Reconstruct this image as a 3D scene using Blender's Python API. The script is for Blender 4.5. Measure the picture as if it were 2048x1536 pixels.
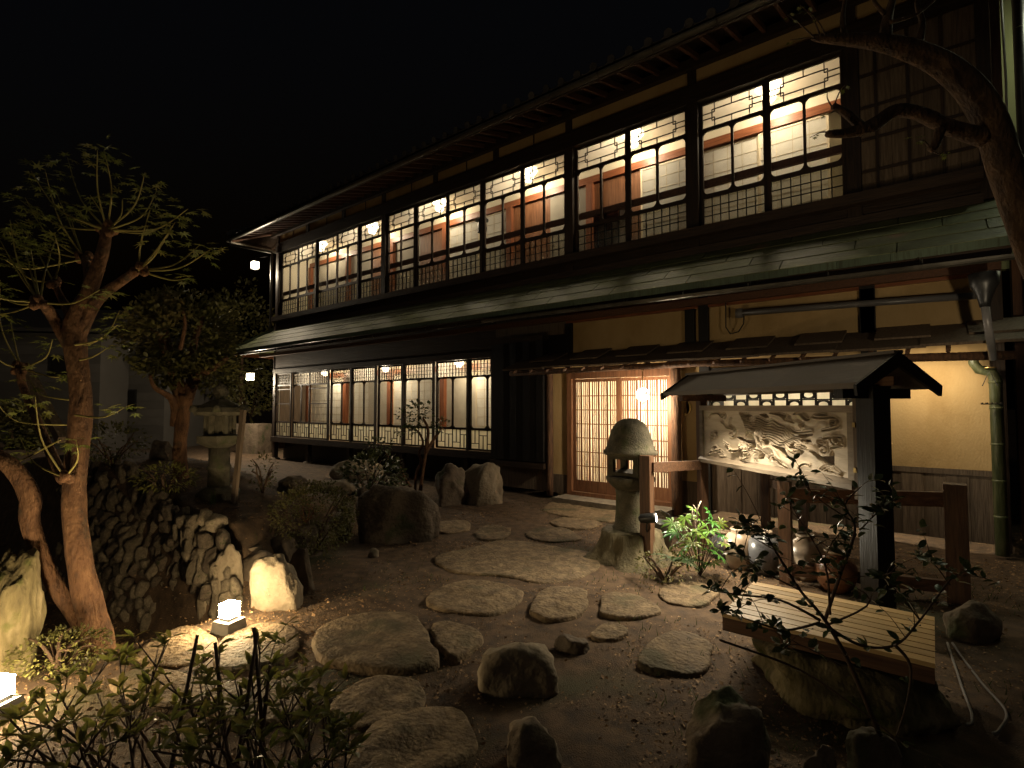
import bpy, math, random
import numpy as np
from mathutils import Vector, Matrix, noise

for o in list(bpy.data.objects):
    bpy.data.objects.remove(o, do_unlink=True)
SC = bpy.context.scene
COL = SC.collection
R = math.radians
rnd = random.Random(7)

# ------------------------------------------------------------------ camera
YAW = math.atan2(1314, 1050); PITCH = math.atan2(44, 1050)
FPX = 1050.0
CAM = Vector((0, -7.675, 1.6))
cd = bpy.data.cameras.new('camera'); cam = bpy.data.objects.new('camera', cd); COL.objects.link(cam)
cd.sensor_width = 36; cd.lens = FPX / 2048 * 36; cd.clip_start = 0.05; cd.clip_end = 2000
cam.location = CAM
cam.rotation_euler = (R(90) + PITCH, 0, R(90) - YAW)
SC.camera = cam

# ------------------------------------------------------------------ night sky, faint added fill light, exposure
w = bpy.data.worlds.new('World'); SC.world = w; w.use_nodes = True
nt = w.node_tree; nt.nodes.clear()
sky = nt.nodes.new('ShaderNodeTexSky'); sky.sky_type = 'NISHITA'; sky.sun_disc = False
sky.sun_elevation = R(-5); sky.sun_rotation = R(150)
bg = nt.nodes.new('ShaderNodeBackground'); bg.inputs[1].default_value = 0.12
wo = nt.nodes.new('ShaderNodeOutputWorld')
nt.links.new(sky.outputs[0], bg.inputs[0]); nt.links.new(bg.outputs[0], wo.inputs[0])
sl = bpy.data.lights.new('fill_sun', 'SUN'); sl.energy = 0.014; sl.angle = R(15); sl.color = (1.0, 0.78, 0.5)  # dim warm fill added to soften the dark foreground, not real moonlight
so = bpy.data.objects.new('fill_sun', sl); COL.objects.link(so); so.rotation_euler = (R(48), 0, R(-12)); so.location = (3, -12, 12)
SC.view_settings.view_transform = 'Standard'; SC.view_settings.look = 'None'
SC.view_settings.exposure = 2.0; SC.view_settings.gamma = 1.0; SC.view_settings.use_curve_mapping = False
SC.render.engine = 'CYCLES'
SC.cycles.max_bounces = 7; SC.cycles.diffuse_bounces = 3; SC.cycles.glossy_bounces = 3
SC.cycles.transmission_bounces = 6; SC.cycles.transparent_max_bounces = 12
SC.cycles.caustics_reflective = False; SC.cycles.caustics_refractive = False
SC.cycles.sample_clamp_indirect = 3.0
SC.cycles.use_denoising = True

# ------------------------------------------------------------------ pixel to world
_fw0 = Vector((-math.cos(YAW), math.sin(YAW), 0)); _rt = Vector((math.sin(YAW), math.cos(YAW), 0)); _u0 = Vector((0, 0, 1))
_fw = _fw0 * math.cos(PITCH) + _u0 * math.sin(PITCH); _up = _u0 * math.cos(PITCH) - _fw0 * math.sin(PITCH)
def ray(x, y): return _fw + _rt * ((x - 1024) / FPX) - _up * ((y - 768) / FPX)
def onY(x, y, Y=0.0):
    d = ray(x, y); return CAM + d * ((Y - CAM.y) / d.y)
def onZ(x, y, Z=0.0):
    d = ray(x, y); return CAM + d * ((Z - CAM.z) / d.z)
def dp(x, y, depth): return CAM + ray(x, y) * depth
def depth_of(p): return (Vector(p) - CAM).dot(_fw)

def sst(a, b, x):
    t = min(1.0, max(0.0, (x - a) / (b - a))); return t * t * (3 - 2 * t)
EDGE = [(-9.0, -4.7), (-5.5, -4.75), (-4.6, -5.35), (-3.6, -6.1), (-2.2, -7.3), (-1.0, -8.6), (0.0, -10), (20, -14)]
def edge_x(y):
    for (y0, x0), (y1, x1) in zip(EDGE, EDGE[1:]):
        if y <= y1:
            t = (y - y0) / (y1 - y0); return x0 + (x1 - x0) * max(0, t)
    return -14
def wall_y(x): return -5.55 - .167 * min(3.2, max(0, -4.8 - x))
def gz(x, y):
    """height of the garden ground"""
    e = edge_x(y)
    ye = wall_y(x)
    h = 0.5 - 0.4 * sst(-5.2, -1.2, y) + .42 * sst(-5.0, -7.4, x) * sst(-3.6, -5.0, y)
    t = sst(0.25, -0.35, x - e) * sst(ye - .03, ye + .16, y)
    z = h * t * (1 - 0.5 * sst(-9, -14, x))
    pit = sst(-4.25, -4.75, x) * sst(ye - .02, ye - .2, y) * sst(-7.6, -6.9, y) * sst(-12, -10, x)
    z -= 0.5 * pit
    d = math.hypot(x, y + 4)
    if d < 25:
        z += 0.03 * noise.noise(Vector((x * .7, y * .7, 3.1))) + 0.018 * noise.noise(Vector((x * 2.3, y * 2.3, 9.1)))
    return z
def gp(x, y):
    d = ray(x, y); t = 1.5
    while t < 60:
        p = CAM + d * t
        if p.z < gz(p.x, p.y): break
        t += 0.03
    return CAM + d * t

# ------------------------------------------------------------------ mesh helper
class MB:
    def __init__(s): s.v = []; s.f = []
    def _add(s, vs, fs):
        n = len(s.v); s.v += [tuple(p) for p in vs]; s.f += [tuple(i + n for i in f) for f in fs]
    def box(s, x0, x1, y0, y1, z0, z1):
        s._add([(x0, y0, z0), (x1, y0, z0), (x1, y1, z0), (x0, y1, z0), (x0, y0, z1), (x1, y0, z1), (x1, y1, z1), (x0, y1, z1)],
               [(3, 2, 1, 0), (4, 5, 6, 7), (0, 1, 5, 4), (1, 2, 6, 5), (2, 3, 7, 6), (3, 0, 4, 7)]); return s
    def beam(s, p, q, wd, ht, up=(0, 0, 1), taper=1.0):
        p = Vector(p); q = Vector(q); d = (q - p).normalized(); up = Vector(up)
        sx = d.cross(up)
        if sx.length < 1e-5: sx = d.cross(Vector((0, 1, 0)))
        sx.normalize(); sz = sx.cross(d)
        vs = []
        for c, k in ((p, 1), (q, taper)):
            for a, b in ((-1, -1), (1, -1), (1, 1), (-1, 1)):
                vs.append(c + sx * (a * wd / 2 * k) + sz * (b * ht / 2 * k))
        s._add(vs, [(3, 2, 1, 0), (4, 5, 6, 7), (0, 1, 5, 4), (1, 2, 6, 5), (2, 3, 7, 6), (3, 0, 4, 7)]); return s
    def tube(s, pts, rads, n=8, cap=True, wob=0.0, seed=0):
        pts = [Vector(p) for p in pts]
        if not hasattr(rads, '__len__'): rads = [rads] * len(pts)
        vs = []; fs = []; ref = None
        for i, p in enumerate(pts):
            d = (pts[min(i + 1, len(pts) - 1)] - pts[max(i - 1, 0)]).normalized()
            if ref is None:
                ref = d.cross(Vector((0.31, 0.87, 0.2)))
                if ref.length < .1: ref = d.cross(Vector((1, 0, 0)))
            a = (ref - d * ref.dot(d)).normalized(); ref = a; b = d.cross(a)
            for k in range(n):
                t = 2 * math.pi * k / n; r = rads[i]
                if wob: r *= 1 + wob * noise.noise(Vector((math.cos(t) * 1.3 + seed, math.sin(t) * 1.3, p.z * 3 + p.x * 2))) + .4 * wob * noise.noise(Vector((math.cos(t) * 4.5, math.sin(t) * 4.5 + seed, p.z * 9 + p.x * 7)))
                vs.append(p + (a * math.cos(t) + b * math.sin(t)) * r)
        for i in range(len(pts) - 1):
            for k in range(n):
                k2 = (k + 1) % n
                fs.append((i * n + k, i * n + k2, (i + 1) * n + k2, (i + 1) * n + k))
        if cap:
            fs.append(tuple(range(n - 1, -1, -1))); fs.append(tuple(range((len(pts) - 1) * n, len(pts) * n)))
        s._add(vs, fs); return s
    def lathe(s, prof, n=24, c=(0, 0, 0), sq=None):
        vs = []; fs = []; c = Vector(c)
        for r, z in prof:
            for k in range(n):
                t = 2 * math.pi * (k + .5) / n
                vs.append(c + Vector((r * math.cos(t), r * math.sin(t), z)))
        for i in range(len(prof) - 1):
            for k in range(n):
                k2 = (k + 1) % n; fs.append((i * n + k, i * n + k2, (i + 1) * n + k2, (i + 1) * n + k))
        fs.append(tuple(range(n - 1, -1, -1))); m = (len(prof) - 1) * n; fs.append(tuple(range(m, m + n)))
        s._add(vs, fs); return s
    def prism_y(s, poly, y0, y1):
        """polygon in x,z extruded along y"""
        n = len(poly)
        vs = [(x, y0, z) for x, z in poly] + [(x, y1, z) for x, z in poly]
        fs = [tuple(range(n)), tuple(range(2 * n - 1, n - 1, -1))]
        fs += [(i, n + i, n + (i + 1) % n, (i + 1) % n) for i in range(n)]
        s._add(vs, fs); return s
    def prism_x(s, poly, x0, x1):
        n = len(poly)
        vs = [(x0, y, z) for y, z in poly] + [(x1, y, z) for y, z in poly]
        fs = [tuple(range(n)), tuple(range(2 * n - 1, n - 1, -1))]
        fs += [(i, n + i, n + (i + 1) % n, (i + 1) % n) for i in range(n)]
        s._add(vs, fs); return s
    def quad(s, a, b, c, d): s._add([a, b, c, d], [(0, 1, 2, 3)]); return s
    def mesh(s, name, mat=None, smooth=False, off=(0, 0, 0)):
        m = bpy.data.meshes.new(name); ox, oy, oz = off
        m.from_pydata([(x - ox, y - oy, z - oz) for x, y, z in s.v], [], s.f); m.validate()
        import bmesh
        b = bmesh.new(); b.from_mesh(m); bmesh.ops.recalc_face_normals(b, faces=b.faces); b.to_mesh(m); b.free()
        if mat is not None: m.materials.append(mat)
        if smooth: m.shade_smooth()
        m.update(); return m

WL = {}
def wl(o): return WL.get(o.name, Vector((0, 0, 0))) if o is not None else Vector((0, 0, 0))
def put(name, mesh, parent=None, loc=(0, 0, 0), rot=None, scale=None):
    o = bpy.data.objects.new(name, mesh); COL.objects.link(o)
    if parent is not None: o.parent = parent
    o.location = loc
    if rot is not None: o.rotation_euler = rot
    if scale is not None: o.scale = scale if hasattr(scale, '__len__') else (scale,) * 3
    return o
def part(mb, name, mat, parent=None, smooth=False, local=False):
    """a mesh object; world coordinates in mb unless local"""
    off = (0, 0, 0) if local or parent is None else wl(parent)
    o = put(name, mb.mesh(name, mat, smooth, off), parent)
    WL[o.name] = Vector(off) if not local else Vector((0, 0, 0))
    return o
def tag(o, label=None, cat=None, group=None, kind=None):
    if label: o['label'] = label
    if cat: o['category'] = cat
    if group: o['group'] = group
    if kind: o['kind'] = kind
    return o
def thing(name, label, cat, loc=(0, 0, 0), rz=0, group=None):
    o = bpy.data.objects.new(name, None); COL.objects.link(o); o.location = loc; o.rotation_euler = (0, 0, rz)
    o.empty_display_size = .1
    WL[o.name] = Vector(loc); return tag(o, label, cat, group)
def solo(mb, name, mat, label, cat, loc, smooth=False, group=None):
    """a thing that is one mesh, origin at its base"""
    o = put(name, mb.mesh(name, mat, smooth, loc), None, loc); return tag(o, label, cat, group)

# ------------------------------------------------------------------ materials
def mat(name, cols, scale=4.0, stretch=(1, 1, 1), rough=0.7, bump=0.0, bscale=None, detail=6, metal=0.0, spec=0.4,
        transl=0.0, dist=0.0, spots=None, hue=0.0, sheen=0.0):
    m = bpy.data.materials.new(name); m.use_nodes = True
    t = m.node_tree; N = t.nodes; L = t.links; N.clear()
    out = N.new('ShaderNodeOutputMaterial'); b = N.new('ShaderNodeBsdfPrincipled')
    tc = N.new('ShaderNodeTexCoord'); oi = N.new('ShaderNodeObjectInfo')
    mp = N.new('ShaderNodeMapping'); mp.inputs['Scale'].default_value = stretch
    mul = N.new('ShaderNodeVectorMath'); mul.operation = 'SCALE'; mul.inputs[0].default_value = (13.1, 7.7, 5.3)
    L.new(oi.outputs['Random'], mul.inputs['Scale'])
    add = N.new('ShaderNodeVectorMath'); L.new(tc.outputs['Object'], add.inputs[0]); L.new(mul.outputs[0], add.inputs[1])
    L.new(add.outputs[0], mp.inputs[0])
    n1 = N.new('ShaderNodeTexNoise'); n1.inputs['Scale'].default_value = scale; n1.inputs['Detail'].default_value = detail
    n1.inputs['Roughness'].default_value = .62; n1.inputs['Distortion'].default_value = dist
    L.new(mp.outputs[0], n1.inputs[0])
    cr = N.new('ShaderNodeValToRGB'); L.new(n1.outputs[0], cr.inputs[0])
    el = cr.color_ramp.elements; k = len(cols)
    while len(el) < k: el.new(.5)
    for i, c in enumerate(cols):
        el[i].position = .28 + .44 * i / max(1, k - 1); el[i].color = (*c, 1)
    col = cr.outputs[0]
    if spots:
        n3 = N.new('ShaderNodeTexNoise'); n3.inputs['Scale'].default_value = spots[1]; n3.inputs['Detail'].default_value = 4
        L.new(add.outputs[0], n3.inputs[0])
        r3 = N.new('ShaderNodeValToRGB'); r3.color_ramp.elements[0].position = spots[2]; r3.color_ramp.elements[1].position = spots[2] + .12
        L.new(n3.outputs[0], r3.inputs[0])
        mx = N.new('ShaderNodeMixRGB'); L.new(r3.outputs[0], mx.inputs[0]); L.new(col, mx.inputs[1]); mx.inputs[2].default_value = (*spots[0], 1)
        col = mx.outputs[0]
    hs = N.new('ShaderNodeHueSaturation'); L.new(col, hs.inputs['Color'])
    mr = N.new('ShaderNodeMapRange'); mr.inputs['To Min'].default_value = .8; mr.inputs['To Max'].default_value = 1.2
    L.new(oi.outputs['Random'], mr.inputs[0]); L.new(mr.outputs[0], hs.inputs['Value'])
    if hue:
        m2 = N.new('ShaderNodeMapRange'); m2.inputs['To Min'].default_value = .5 - hue; m2.inputs['To Max'].default_value = .5 + hue
        wn = N.new('ShaderNodeMath'); wn.operation = 'FRACT'
        w2 = N.new('ShaderNodeMath'); w2.operation = 'MULTIPLY'; w2.inputs[1].default_value = 37.7
        L.new(oi.outputs['Random'], w2.inputs[0]); L.new(w2.outputs[0], wn.inputs[0]); L.new(wn.outputs[0], m2.inputs[0]); L.new(m2.outputs[0], hs.inputs['Hue'])
    L.new(hs.outputs[0], b.inputs['Base Color'])
    rr = N.new('ShaderNodeMapRange'); rr.inputs['To Min'].default_value = max(.03, rough - .15); rr.inputs['To Max'].default_value = min(1, rough + .15)
    L.new(n1.outputs[0], rr.inputs[0]); L.new(rr.outputs[0], b.inputs['Roughness'])
    b.inputs['Metallic'].default_value = metal; b.inputs['Specular IOR Level'].default_value = spec
    if bump:
        n2 = N.new('ShaderNodeTexNoise'); n2.inputs['Scale'].default_value = bscale or scale * 4; n2.inputs['Detail'].default_value = 5
        L.new(mp.outputs[0], n2.inputs[0])
        bp = N.new('ShaderNodeBump'); bp.inputs['Strength'].default_value = bump; bp.inputs['Distance'].default_value = .02
        L.new(n2.outputs[0], bp.inputs['Height']); L.new(bp.outputs[0], b.inputs['Normal'])
    sh = b.outputs[0]
    if transl:
        tr = N.new('ShaderNodeBsdfTranslucent'); L.new(hs.outputs[0], tr.inputs[0])
        ms = N.new('ShaderNodeMixShader'); ms.inputs[0].default_value = transl; L.new(sh, ms.inputs[1]); L.new(tr.outputs[0], ms.inputs[2]); sh = ms.outputs[0]
    L.new(sh, out.inputs[0]); return m

def emis(name, col, strength):
    m = bpy.data.materials.new(name); m.use_nodes = True
    t = m.node_tree; t.nodes.clear(); out = t.nodes.new('ShaderNodeOutputMaterial'); e = t.nodes.new('ShaderNodeEmission')
    e.inputs[0].default_value = (*col, 1); e.inputs[1].default_value = strength
    t.links.new(e.outputs[0], out.inputs[0]); return m
def glass_mat(name, tint=(1, 1, 1), rough=.02, wave=True):
    m = bpy.data.materials.new(name); m.use_nodes = True
    t = m.node_tree; t.nodes.clear(); N = t.nodes; L = t.links
    out = N.new('ShaderNodeOutputMaterial'); tr = N.new('ShaderNodeBsdfTransparent'); tr.inputs[0].default_value = (*tint, 1)
    gl = N.new('ShaderNodeBsdfGlossy'); gl.inputs['Roughness'].default_value = rough
    lw = N.new('ShaderNodeLayerWeight'); lw.inputs[0].default_value = .5
    pw = N.new('ShaderNodeMath'); pw.operation = 'POWER'; pw.inputs[1].default_value = 4.0; L.new(lw.outputs['Facing'], pw.inputs[0])
    fr = N.new('ShaderNodeMath'); fr.operation = 'MULTIPLY_ADD'; fr.inputs[1].default_value = .7; fr.inputs[2].default_value = .03; L.new(pw.outputs[0], fr.inputs[0])
    ms = N.new('ShaderNodeMixShader'); L.new(fr.outputs[0], ms.inputs[0]); L.new(tr.outputs[0], ms.inputs[1]); L.new(gl.outputs[0], ms.inputs[2])
    if wave:
        tc = N.new('ShaderNodeTexCoord'); n = N.new('ShaderNodeTexNoise'); n.inputs['Scale'].default_value = 3; L.new(tc.outputs['Object'], n.inputs[0])
        bp = N.new('ShaderNodeBump'); bp.inputs['Strength'].default_value = .05; L.new(n.outputs[0], bp.inputs['Height']); L.new(bp.outputs[0], gl.inputs['Normal'])
    L.new(ms.outputs[0], out.inputs[0]); return m
def frosted_mat(name, tint, blur=.3, body=.45):
    m = bpy.data.materials.new(name); m.use_nodes = True
    t = m.node_tree; t.nodes.clear(); N = t.nodes; L = t.links
    out = N.new('ShaderNodeOutputMaterial')
    rf = N.new('ShaderNodeBsdfRefraction'); rf.inputs['IOR'].default_value = 1.03; rf.inputs['Roughness'].default_value = blur; rf.inputs[0].default_value = (*tint, 1)
    tl = N.new('ShaderNodeBsdfTranslucent'); tl.inputs[0].default_value = (*[c * .9 for c in tint], 1)
    ms = N.new('ShaderNodeMixShader'); ms.inputs[0].default_value = body; L.new(rf.outputs[0], ms.inputs[1]); L.new(tl.outputs[0], ms.inputs[2])
    gl = N.new('ShaderNodeBsdfGlossy'); gl.inputs['Roughness'].default_value = .25
    m2 = N.new('ShaderNodeMixShader'); m2.inputs[0].default_value = .05; L.new(ms.outputs[0], m2.inputs[1]); L.new(gl.outputs[0], m2.inputs[2])
    L.new(m2.outputs[0], out.inputs[0]); return m

M = {}
M['woodX'] = mat('dark timber along', [(.012, .007, .004), (.03, .017, .009), (.05, .028, .015)], 3, (1, 14, 14), .6, .35, 5)
M['woodZ'] = mat('dark timber upright', [(.012, .007, .004), (.03, .017, .009), (.05, .028, .015)], 3, (14, 14, 1), .6, .35, 5)
M['woodY'] = mat('rafter timber', [(.05, .022, .012), (.09, .04, .02), (.12, .055, .03)], 3, (14, 1, 14), .65, .3, 5)
M['black'] = mat('black stained timber', [(.003, .0022, .0016), (.008, .0055, .004)], 3, (14, 14, 1), .55, .25, 5)
M['red'] = mat('reddish interior timber', [(.12, .04, .018), (.19, .065, .028), (.25, .095, .042)], 3, (12, 12, 1), .4, .15, 6)
M['redX'] = mat('reddish interior timber along', [(.12, .04, .018), (.19, .065, .028), (.25, .095, .042)], 3, (1, 12, 12), .4, .15, 6)
M['door'] = mat('door timber', [(.1, .04, .018), (.17, .075, .035), (.24, .11, .05)], 3, (12, 12, 1), .5, .25, 6)
M['log'] = mat('barked log', [(.03, .016, .009), (.09, .045, .022), (.15, .075, .035)], 5, (6, 6, 1), .8, .7, 9)
M['ochre'] = mat('ochre earth plaster', [(.36, .24, .105), (.45, .31, .145), (.5, .355, .175)], 2.4, (1, 1, .5), .95, .25, 55, detail=9, spec=.1, spots=((.33, .22, .1), 1.1, .6))
M['pale'] = mat('pale interior plaster', [(.62, .56, .44), (.7, .64, .5)], 2, rough=.9)
M['ceil'] = mat('pale ceiling boards', [(.5, .42, .3), (.62, .54, .4)], 2, (1, 12, 1), .7)
M['tatami'] = mat('interior floor boards', [(.26, .17, .09), (.36, .25, .14)], 3, (1, 12, 1), .4)
M['paper'] = mat('shoji paper', [(.7, .67, .6), (.8, .78, .72)], 6, rough=.9, transl=.45, spec=.1)
M['glass'] = glass_mat('window glass', (.97, .97, .95))
M['frost'] = frosted_mat('frosted glass', (.93, .91, .85), .22, .3)
M['frostlow'] = frosted_mat('obscured glass', (.8, .8, .74), .12, .12)
M['floor2'] = mat('dark corridor floor', [(.05, .028, .014), (.09, .05, .025)], 3, (1, 12, 1), .4)
M['fusuma'] = mat('grey sliding panel', [(.28, .25, .2), (.36, .33, .27)], 3, rough=.8)
M['frostgf'] = frosted_mat('milky glass', (.96, .97, .88), .3, .75)
M['copper'] = mat('weathered copper sheet', [(.045, .047, .018), (.088, .1, .037), (.135, .155, .06)], 3.2, (1, 2.2, 2.2), .6, .4, 14, metal=.0, spots=((.2, .11, .06), 1.6, .66), spec=.5)
M['cverd'] = mat('verdigris edge', [(.05, .055, .035), (.09, .125, .085), (.05, .055, .03)], 3, (8, 1, .7), .6, .2, 12)
M['tile'] = mat('dark clay tile', [(.03, .027, .024), (.06, .054, .048)], 6, rough=.5, bump=.2, spec=.5)
M['gutter'] = mat('dull metal gutter', [(.07, .065, .055), (.13, .12, .1)], 6, rough=.35, metal=.7, bump=.05)
M['steel'] = mat('dark metal', [(.02, .02, .02), (.05, .05, .05)], 8, rough=.4, metal=.6)
M['pvc'] = mat('grey plastic pipe', [(.1, .1, .1), (.15, .14, .14)], 4, rough=.35)
M['bamboo'] = mat('aged green bamboo', [(.03, .04, .016), (.075, .085, .035), (.14, .13, .065)], 4, (8, 8, 1), .45, .2, 12)
M['board'] = mat('weathered plank', [(.06, .04, .025), (.12, .085, .055), (.17, .125, .085)], 3, (14, 14, 1), .8, .4, 6)
M['fence'] = mat('brown fence timber', [(.05, .024, .012), (.1, .05, .026), (.16, .085, .045)], 3, (12, 12, 1), .6, .35, 7)
M['fenceX'] = mat('brown fence timber along', [(.05, .024, .012), (.1, .05, .026), (.16, .085, .045)], 3, (1, 12, 12), .6, .35, 7)
M['carve'] = mat('pale carved timber', [(.36, .29, .2), (.46, .38, .28), (.54, .46, .35)], 4, (1, 6, 6), .6, .25, 14)
M['frame'] = mat('weathered sign frame', [(.13, .1, .07), (.21, .165, .115), (.28, .225, .16)], 4, (1, 6, 6), .65, .25, 14)
M['sroof'] = mat('dull sheet roof', [(.09, .075, .06), (.15, .125, .1)], 2, (1, 4, 4), .6, .15)
M['stone'] = mat('weathered granite', [(.12, .1, .075), (.2, .17, .125), (.27, .235, .175)], 7, rough=.9, bump=.7, bscale=45, spots=((.07, .065, .03), 3.5, .6))
M['stone2'] = mat('mossy lantern stone', [(.042, .037, .023), (.085, .074, .047), (.13, .113, .075)], 9, rough=.92, bump=.6, bscale=60, spots=((.06, .065, .025), 4, .55))
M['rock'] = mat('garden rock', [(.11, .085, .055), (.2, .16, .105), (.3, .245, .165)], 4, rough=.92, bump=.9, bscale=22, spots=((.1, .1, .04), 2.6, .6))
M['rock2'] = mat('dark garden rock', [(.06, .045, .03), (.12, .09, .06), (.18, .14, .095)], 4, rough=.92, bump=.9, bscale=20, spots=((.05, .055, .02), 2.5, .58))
M['slab'] = mat('stepping stone', [(.055, .035, .017), (.135, .094, .05), (.26, .19, .11)], 13, (1, 1, 1), .88, 1.0, 38, detail=9, spots=((.075, .062, .03), 2.6, .56))
M['moss'] = mat('mossy rock', [(.07, .055, .025), (.16, .13, .06), (.3, .245, .14)], 9, (1, 1, .35), .95, 1.0, 34, detail=9, spots=((.085, .09, .02), 6, .55))
M['stump'] = mat('weathered stump wood', [(.05, .04, .022), (.12, .1, .055), (.2, .165, .1)], 7, (1.5, 1.5, .25), .95, 1.0, 26, detail=9, spots=((.06, .062, .02), 4, .6))
M['soil'] = mat('garden soil', [(.028, .017, .009), (.075, .046, .024), (.13, .083, .045)], 9.0, rough=.95, bump=.55, bscale=130, detail=9, spots=((.045, .042, .016), .9, .6))
M['litter'] = mat('dry leaf litter', [(.07, .035, .015), (.22, .13, .06), (.42, .29, .16)], 25, rough=.8, spec=.3)
M['bark'] = mat('reddish smooth bark', [(.04, .018, .008), (.125, .06, .026), (.23, .125, .06)], 14, (1, 1, .4), .88, 1.0, 60, detail=9, spots=((.06, .04, .022), 7, .6))
M['bark2'] = mat('rough dark bark', [(.03, .018, .01), (.09, .052, .026), (.17, .1, .052)], 12, (1, 1, .4), .9, 1.0, 48, detail=9)
M['shoot'] = mat('green shoot', [(.22, .19, .05), (.32, .27, .08)], 6, rough=.6)
M['twig'] = mat('brown twig', [(.05, .03, .018), (.1, .06, .035)], 6, rough=.8)
M['maple'] = mat('maple leaf', [(.1, .11, .02), (.15, .165, .035), (.2, .2, .05)], 6, rough=.5, transl=.45, hue=.03)
M['azalea'] = mat('azalea leaf', [(.12, .13, .025), (.18, .185, .045), (.25, .22, .07)], 9, rough=.45, transl=.45, hue=.03)
M['camellia'] = mat('camellia leaf', [(.035, .05, .016), (.06, .08, .026), (.09, .1, .04)], 9, rough=.3, transl=.12, spec=.5, hue=.03)
M['fatsia'] = mat('glossy palmate leaf', [(.05, .12, .015), (.09, .19, .03), (.16, .22, .03)], 4, rough=.35, transl=.3, hue=.05)
M['fern'] = mat('fern frond', [(.03, .07, .015), (.05, .1, .025)], 6, rough=.5, transl=.3)
M['shrub'] = mat('clipped shrub leaf', [(.07, .07, .018), (.11, .105, .03), (.17, .13, .05)], 1.2, rough=.5, transl=.25)
M['grass'] = mat('grass blade', [(.04, .07, .012), (.09, .12, .03)], 2, rough=.6, transl=.3)
M['bench'] = mat('pale bench timber', [(.36, .24, .1), (.46, .32, .15), (.54, .39, .2)], 3, (1, 14, 14), .35, .12, 8)
M['jar'] = mat('brown glazed jar', [(.08, .032, .016), (.15, .065, .03), (.22, .1, .05)], 5, rough=.3, bump=.15, spec=.6)
M['jar2'] = mat('grey glazed jar', [(.06, .06, .065), (.1, .1, .105)], 4, rough=.3, spec=.6)
M['jar3'] = mat('pale glazed jar', [(.2, .14, .09), (.32, .25, .18)], 4, rough=.35, spec=.6)
M['conc'] = mat('cast lamp plinth', [(.13, .125, .11), (.2, .19, .165)], 12, rough=.85, bump=.3, bscale=70)
M['siding'] = mat('dull house siding', [(.075, .068, .058), (.1, .092, .08)], 1.5, rough=.85)
M['green_wall'] = mat('pale green wall', [(.4, .42, .2), (.5, .5, .26)], 1.5, rough=.8)
M['bucket'] = mat('galvanised bucket', [(.12, .13, .13), (.2, .21, .2)], 6, rough=.4, metal=.6)
M['gold'] = mat('brass fitting', [(.4, .27, .09), (.5, .35, .13)], 6, rough=.35, metal=.8)
M['cable'] = mat('grey cable', [(.16, .15, .14), (.2, .19, .18)], 6, rough=.4)
WARM = (1.0, .82, .58)
M['lampw'] = emis('garden lamp glow', (1, .75, .42), 82)
M['eavel'] = emis('eave lamp glow', (1, .83, .55), 9)
M['ceill'] = emis('ceiling lamp glow', (1, .86, .62), 4)
M['spotl'] = emis('spot lens glow', (1, .92, .78), 30)
M['pendl'] = emis('pendant bulb glow', (1, .88, .72), 2.2)
M['nightwin'] = emis('lit window', (.95, .95, .62), .9)

def lamp(name, kind, loc, power, color=WARM, radius=.05, parent=None, rot=None, size=None, spot=None, blend=.3):
    l = bpy.data.lights.new(name, kind); l.energy = power; l.color = color
    if kind == 'POINT' or kind == 'SPOT': l.shadow_soft_size = radius
    if kind == 'AREA': l.shape = 'RECTANGLE'; l.size, l.size_y = size
    if kind == 'SPOT': l.spot_size = spot; l.spot_blend = blend
    o = bpy.data.objects.new(name, l); COL.objects.link(o)
    if parent is not None: o.parent = parent
    o.location = Vector(loc) - wl(parent)
    if rot is not None: o.rotation_euler = rot
    return o
def aim(o, frm, to):
    o.rotation_euler = (Vector(to) - Vector(frm)).to_track_quat('-Z', 'Y').to_euler()


# ================================================================== GROUND
def build_ground():
    def axis(lo, hi, a, b, fine, coarse):
        xs = [lo]
        while xs[-1] < hi:
            x = xs[-1]
            if a <= x <= b: st = fine
            else:
                d = a - x if x < a else x - b
                st = max(fine, min(coarse, d * .35 + fine))
                if x < a and x + st > a: st = a - x + 1e-6
            xs.append(x + st)
        return xs
    xs = axis(-300, 300, -9.5, 1.6, .05, 60); ys = axis(-300, 300, -7.4, 0.2, .05, 60)
    vs = []; nx = len(xs)
    for y in ys:
        for x in xs:
            z = gz(x, y)
            if -11 < x < 3 and -8 < y < 1:
                z += .010 * noise.noise(Vector((x * 7, y * 7, 1))) + .006 * noise.noise(Vector((x * 17, y * 17, 4)))
            vs.append((x, y, z))
    fs = [(j * nx + i, j * nx + i + 1, (j + 1) * nx + i + 1, (j + 1) * nx + i) for j in range(len(ys) - 1) for i in range(nx - 1)]
    m = bpy.data.meshes.new('ground'); m.from_pydata(vs, [], fs); m.materials.append(M['soil']); m.shade_smooth()
    tag(put('ground', m), 'bare brown garden soil strewn with dry leaves', None, None, 'structure')
build_ground()

# ================================================================== MAIN BUILDING
BX0, BX1 = -15.05, .6
inn = thing('inn_building', 'long two-storey timber inn with lit lattice windows and green copper lower roof', 'building', (0, 0, 0))
def bpart(mb, name, m, smooth=False, parent=None): return part(mb, name, M[m], parent or inn, smooth)

# --- outer shell: side and back walls, storey slabs
bpart(MB().box(BX0, BX0 + .1, .12, 6, .35, 6.7), 'side_wall', 'board')
bpart(MB().box(BX1 - .1, BX1, .12, 6, .15, 6.7), 'side_wall', 'board')
bpart(MB().box(BX0 + .1, BX1 - .1, 5.9, 6, .15, 6.7), 'back_wall', 'board')
bpart(MB().box(BX0 + .1, BX1 - .1, .1, 5.9, 3.5, 4.14), 'storey_floor', 'floor2')
bpart(MB().box(BX0 + .1, BX1 - .1, 1.05, 5.9, .3, .66), 'ground_floor', 'tatami')
bpart(MB().box(BX0, -6.5, .02, 1.05, .56, .68), 'veranda_floor', 'tatami')

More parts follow.
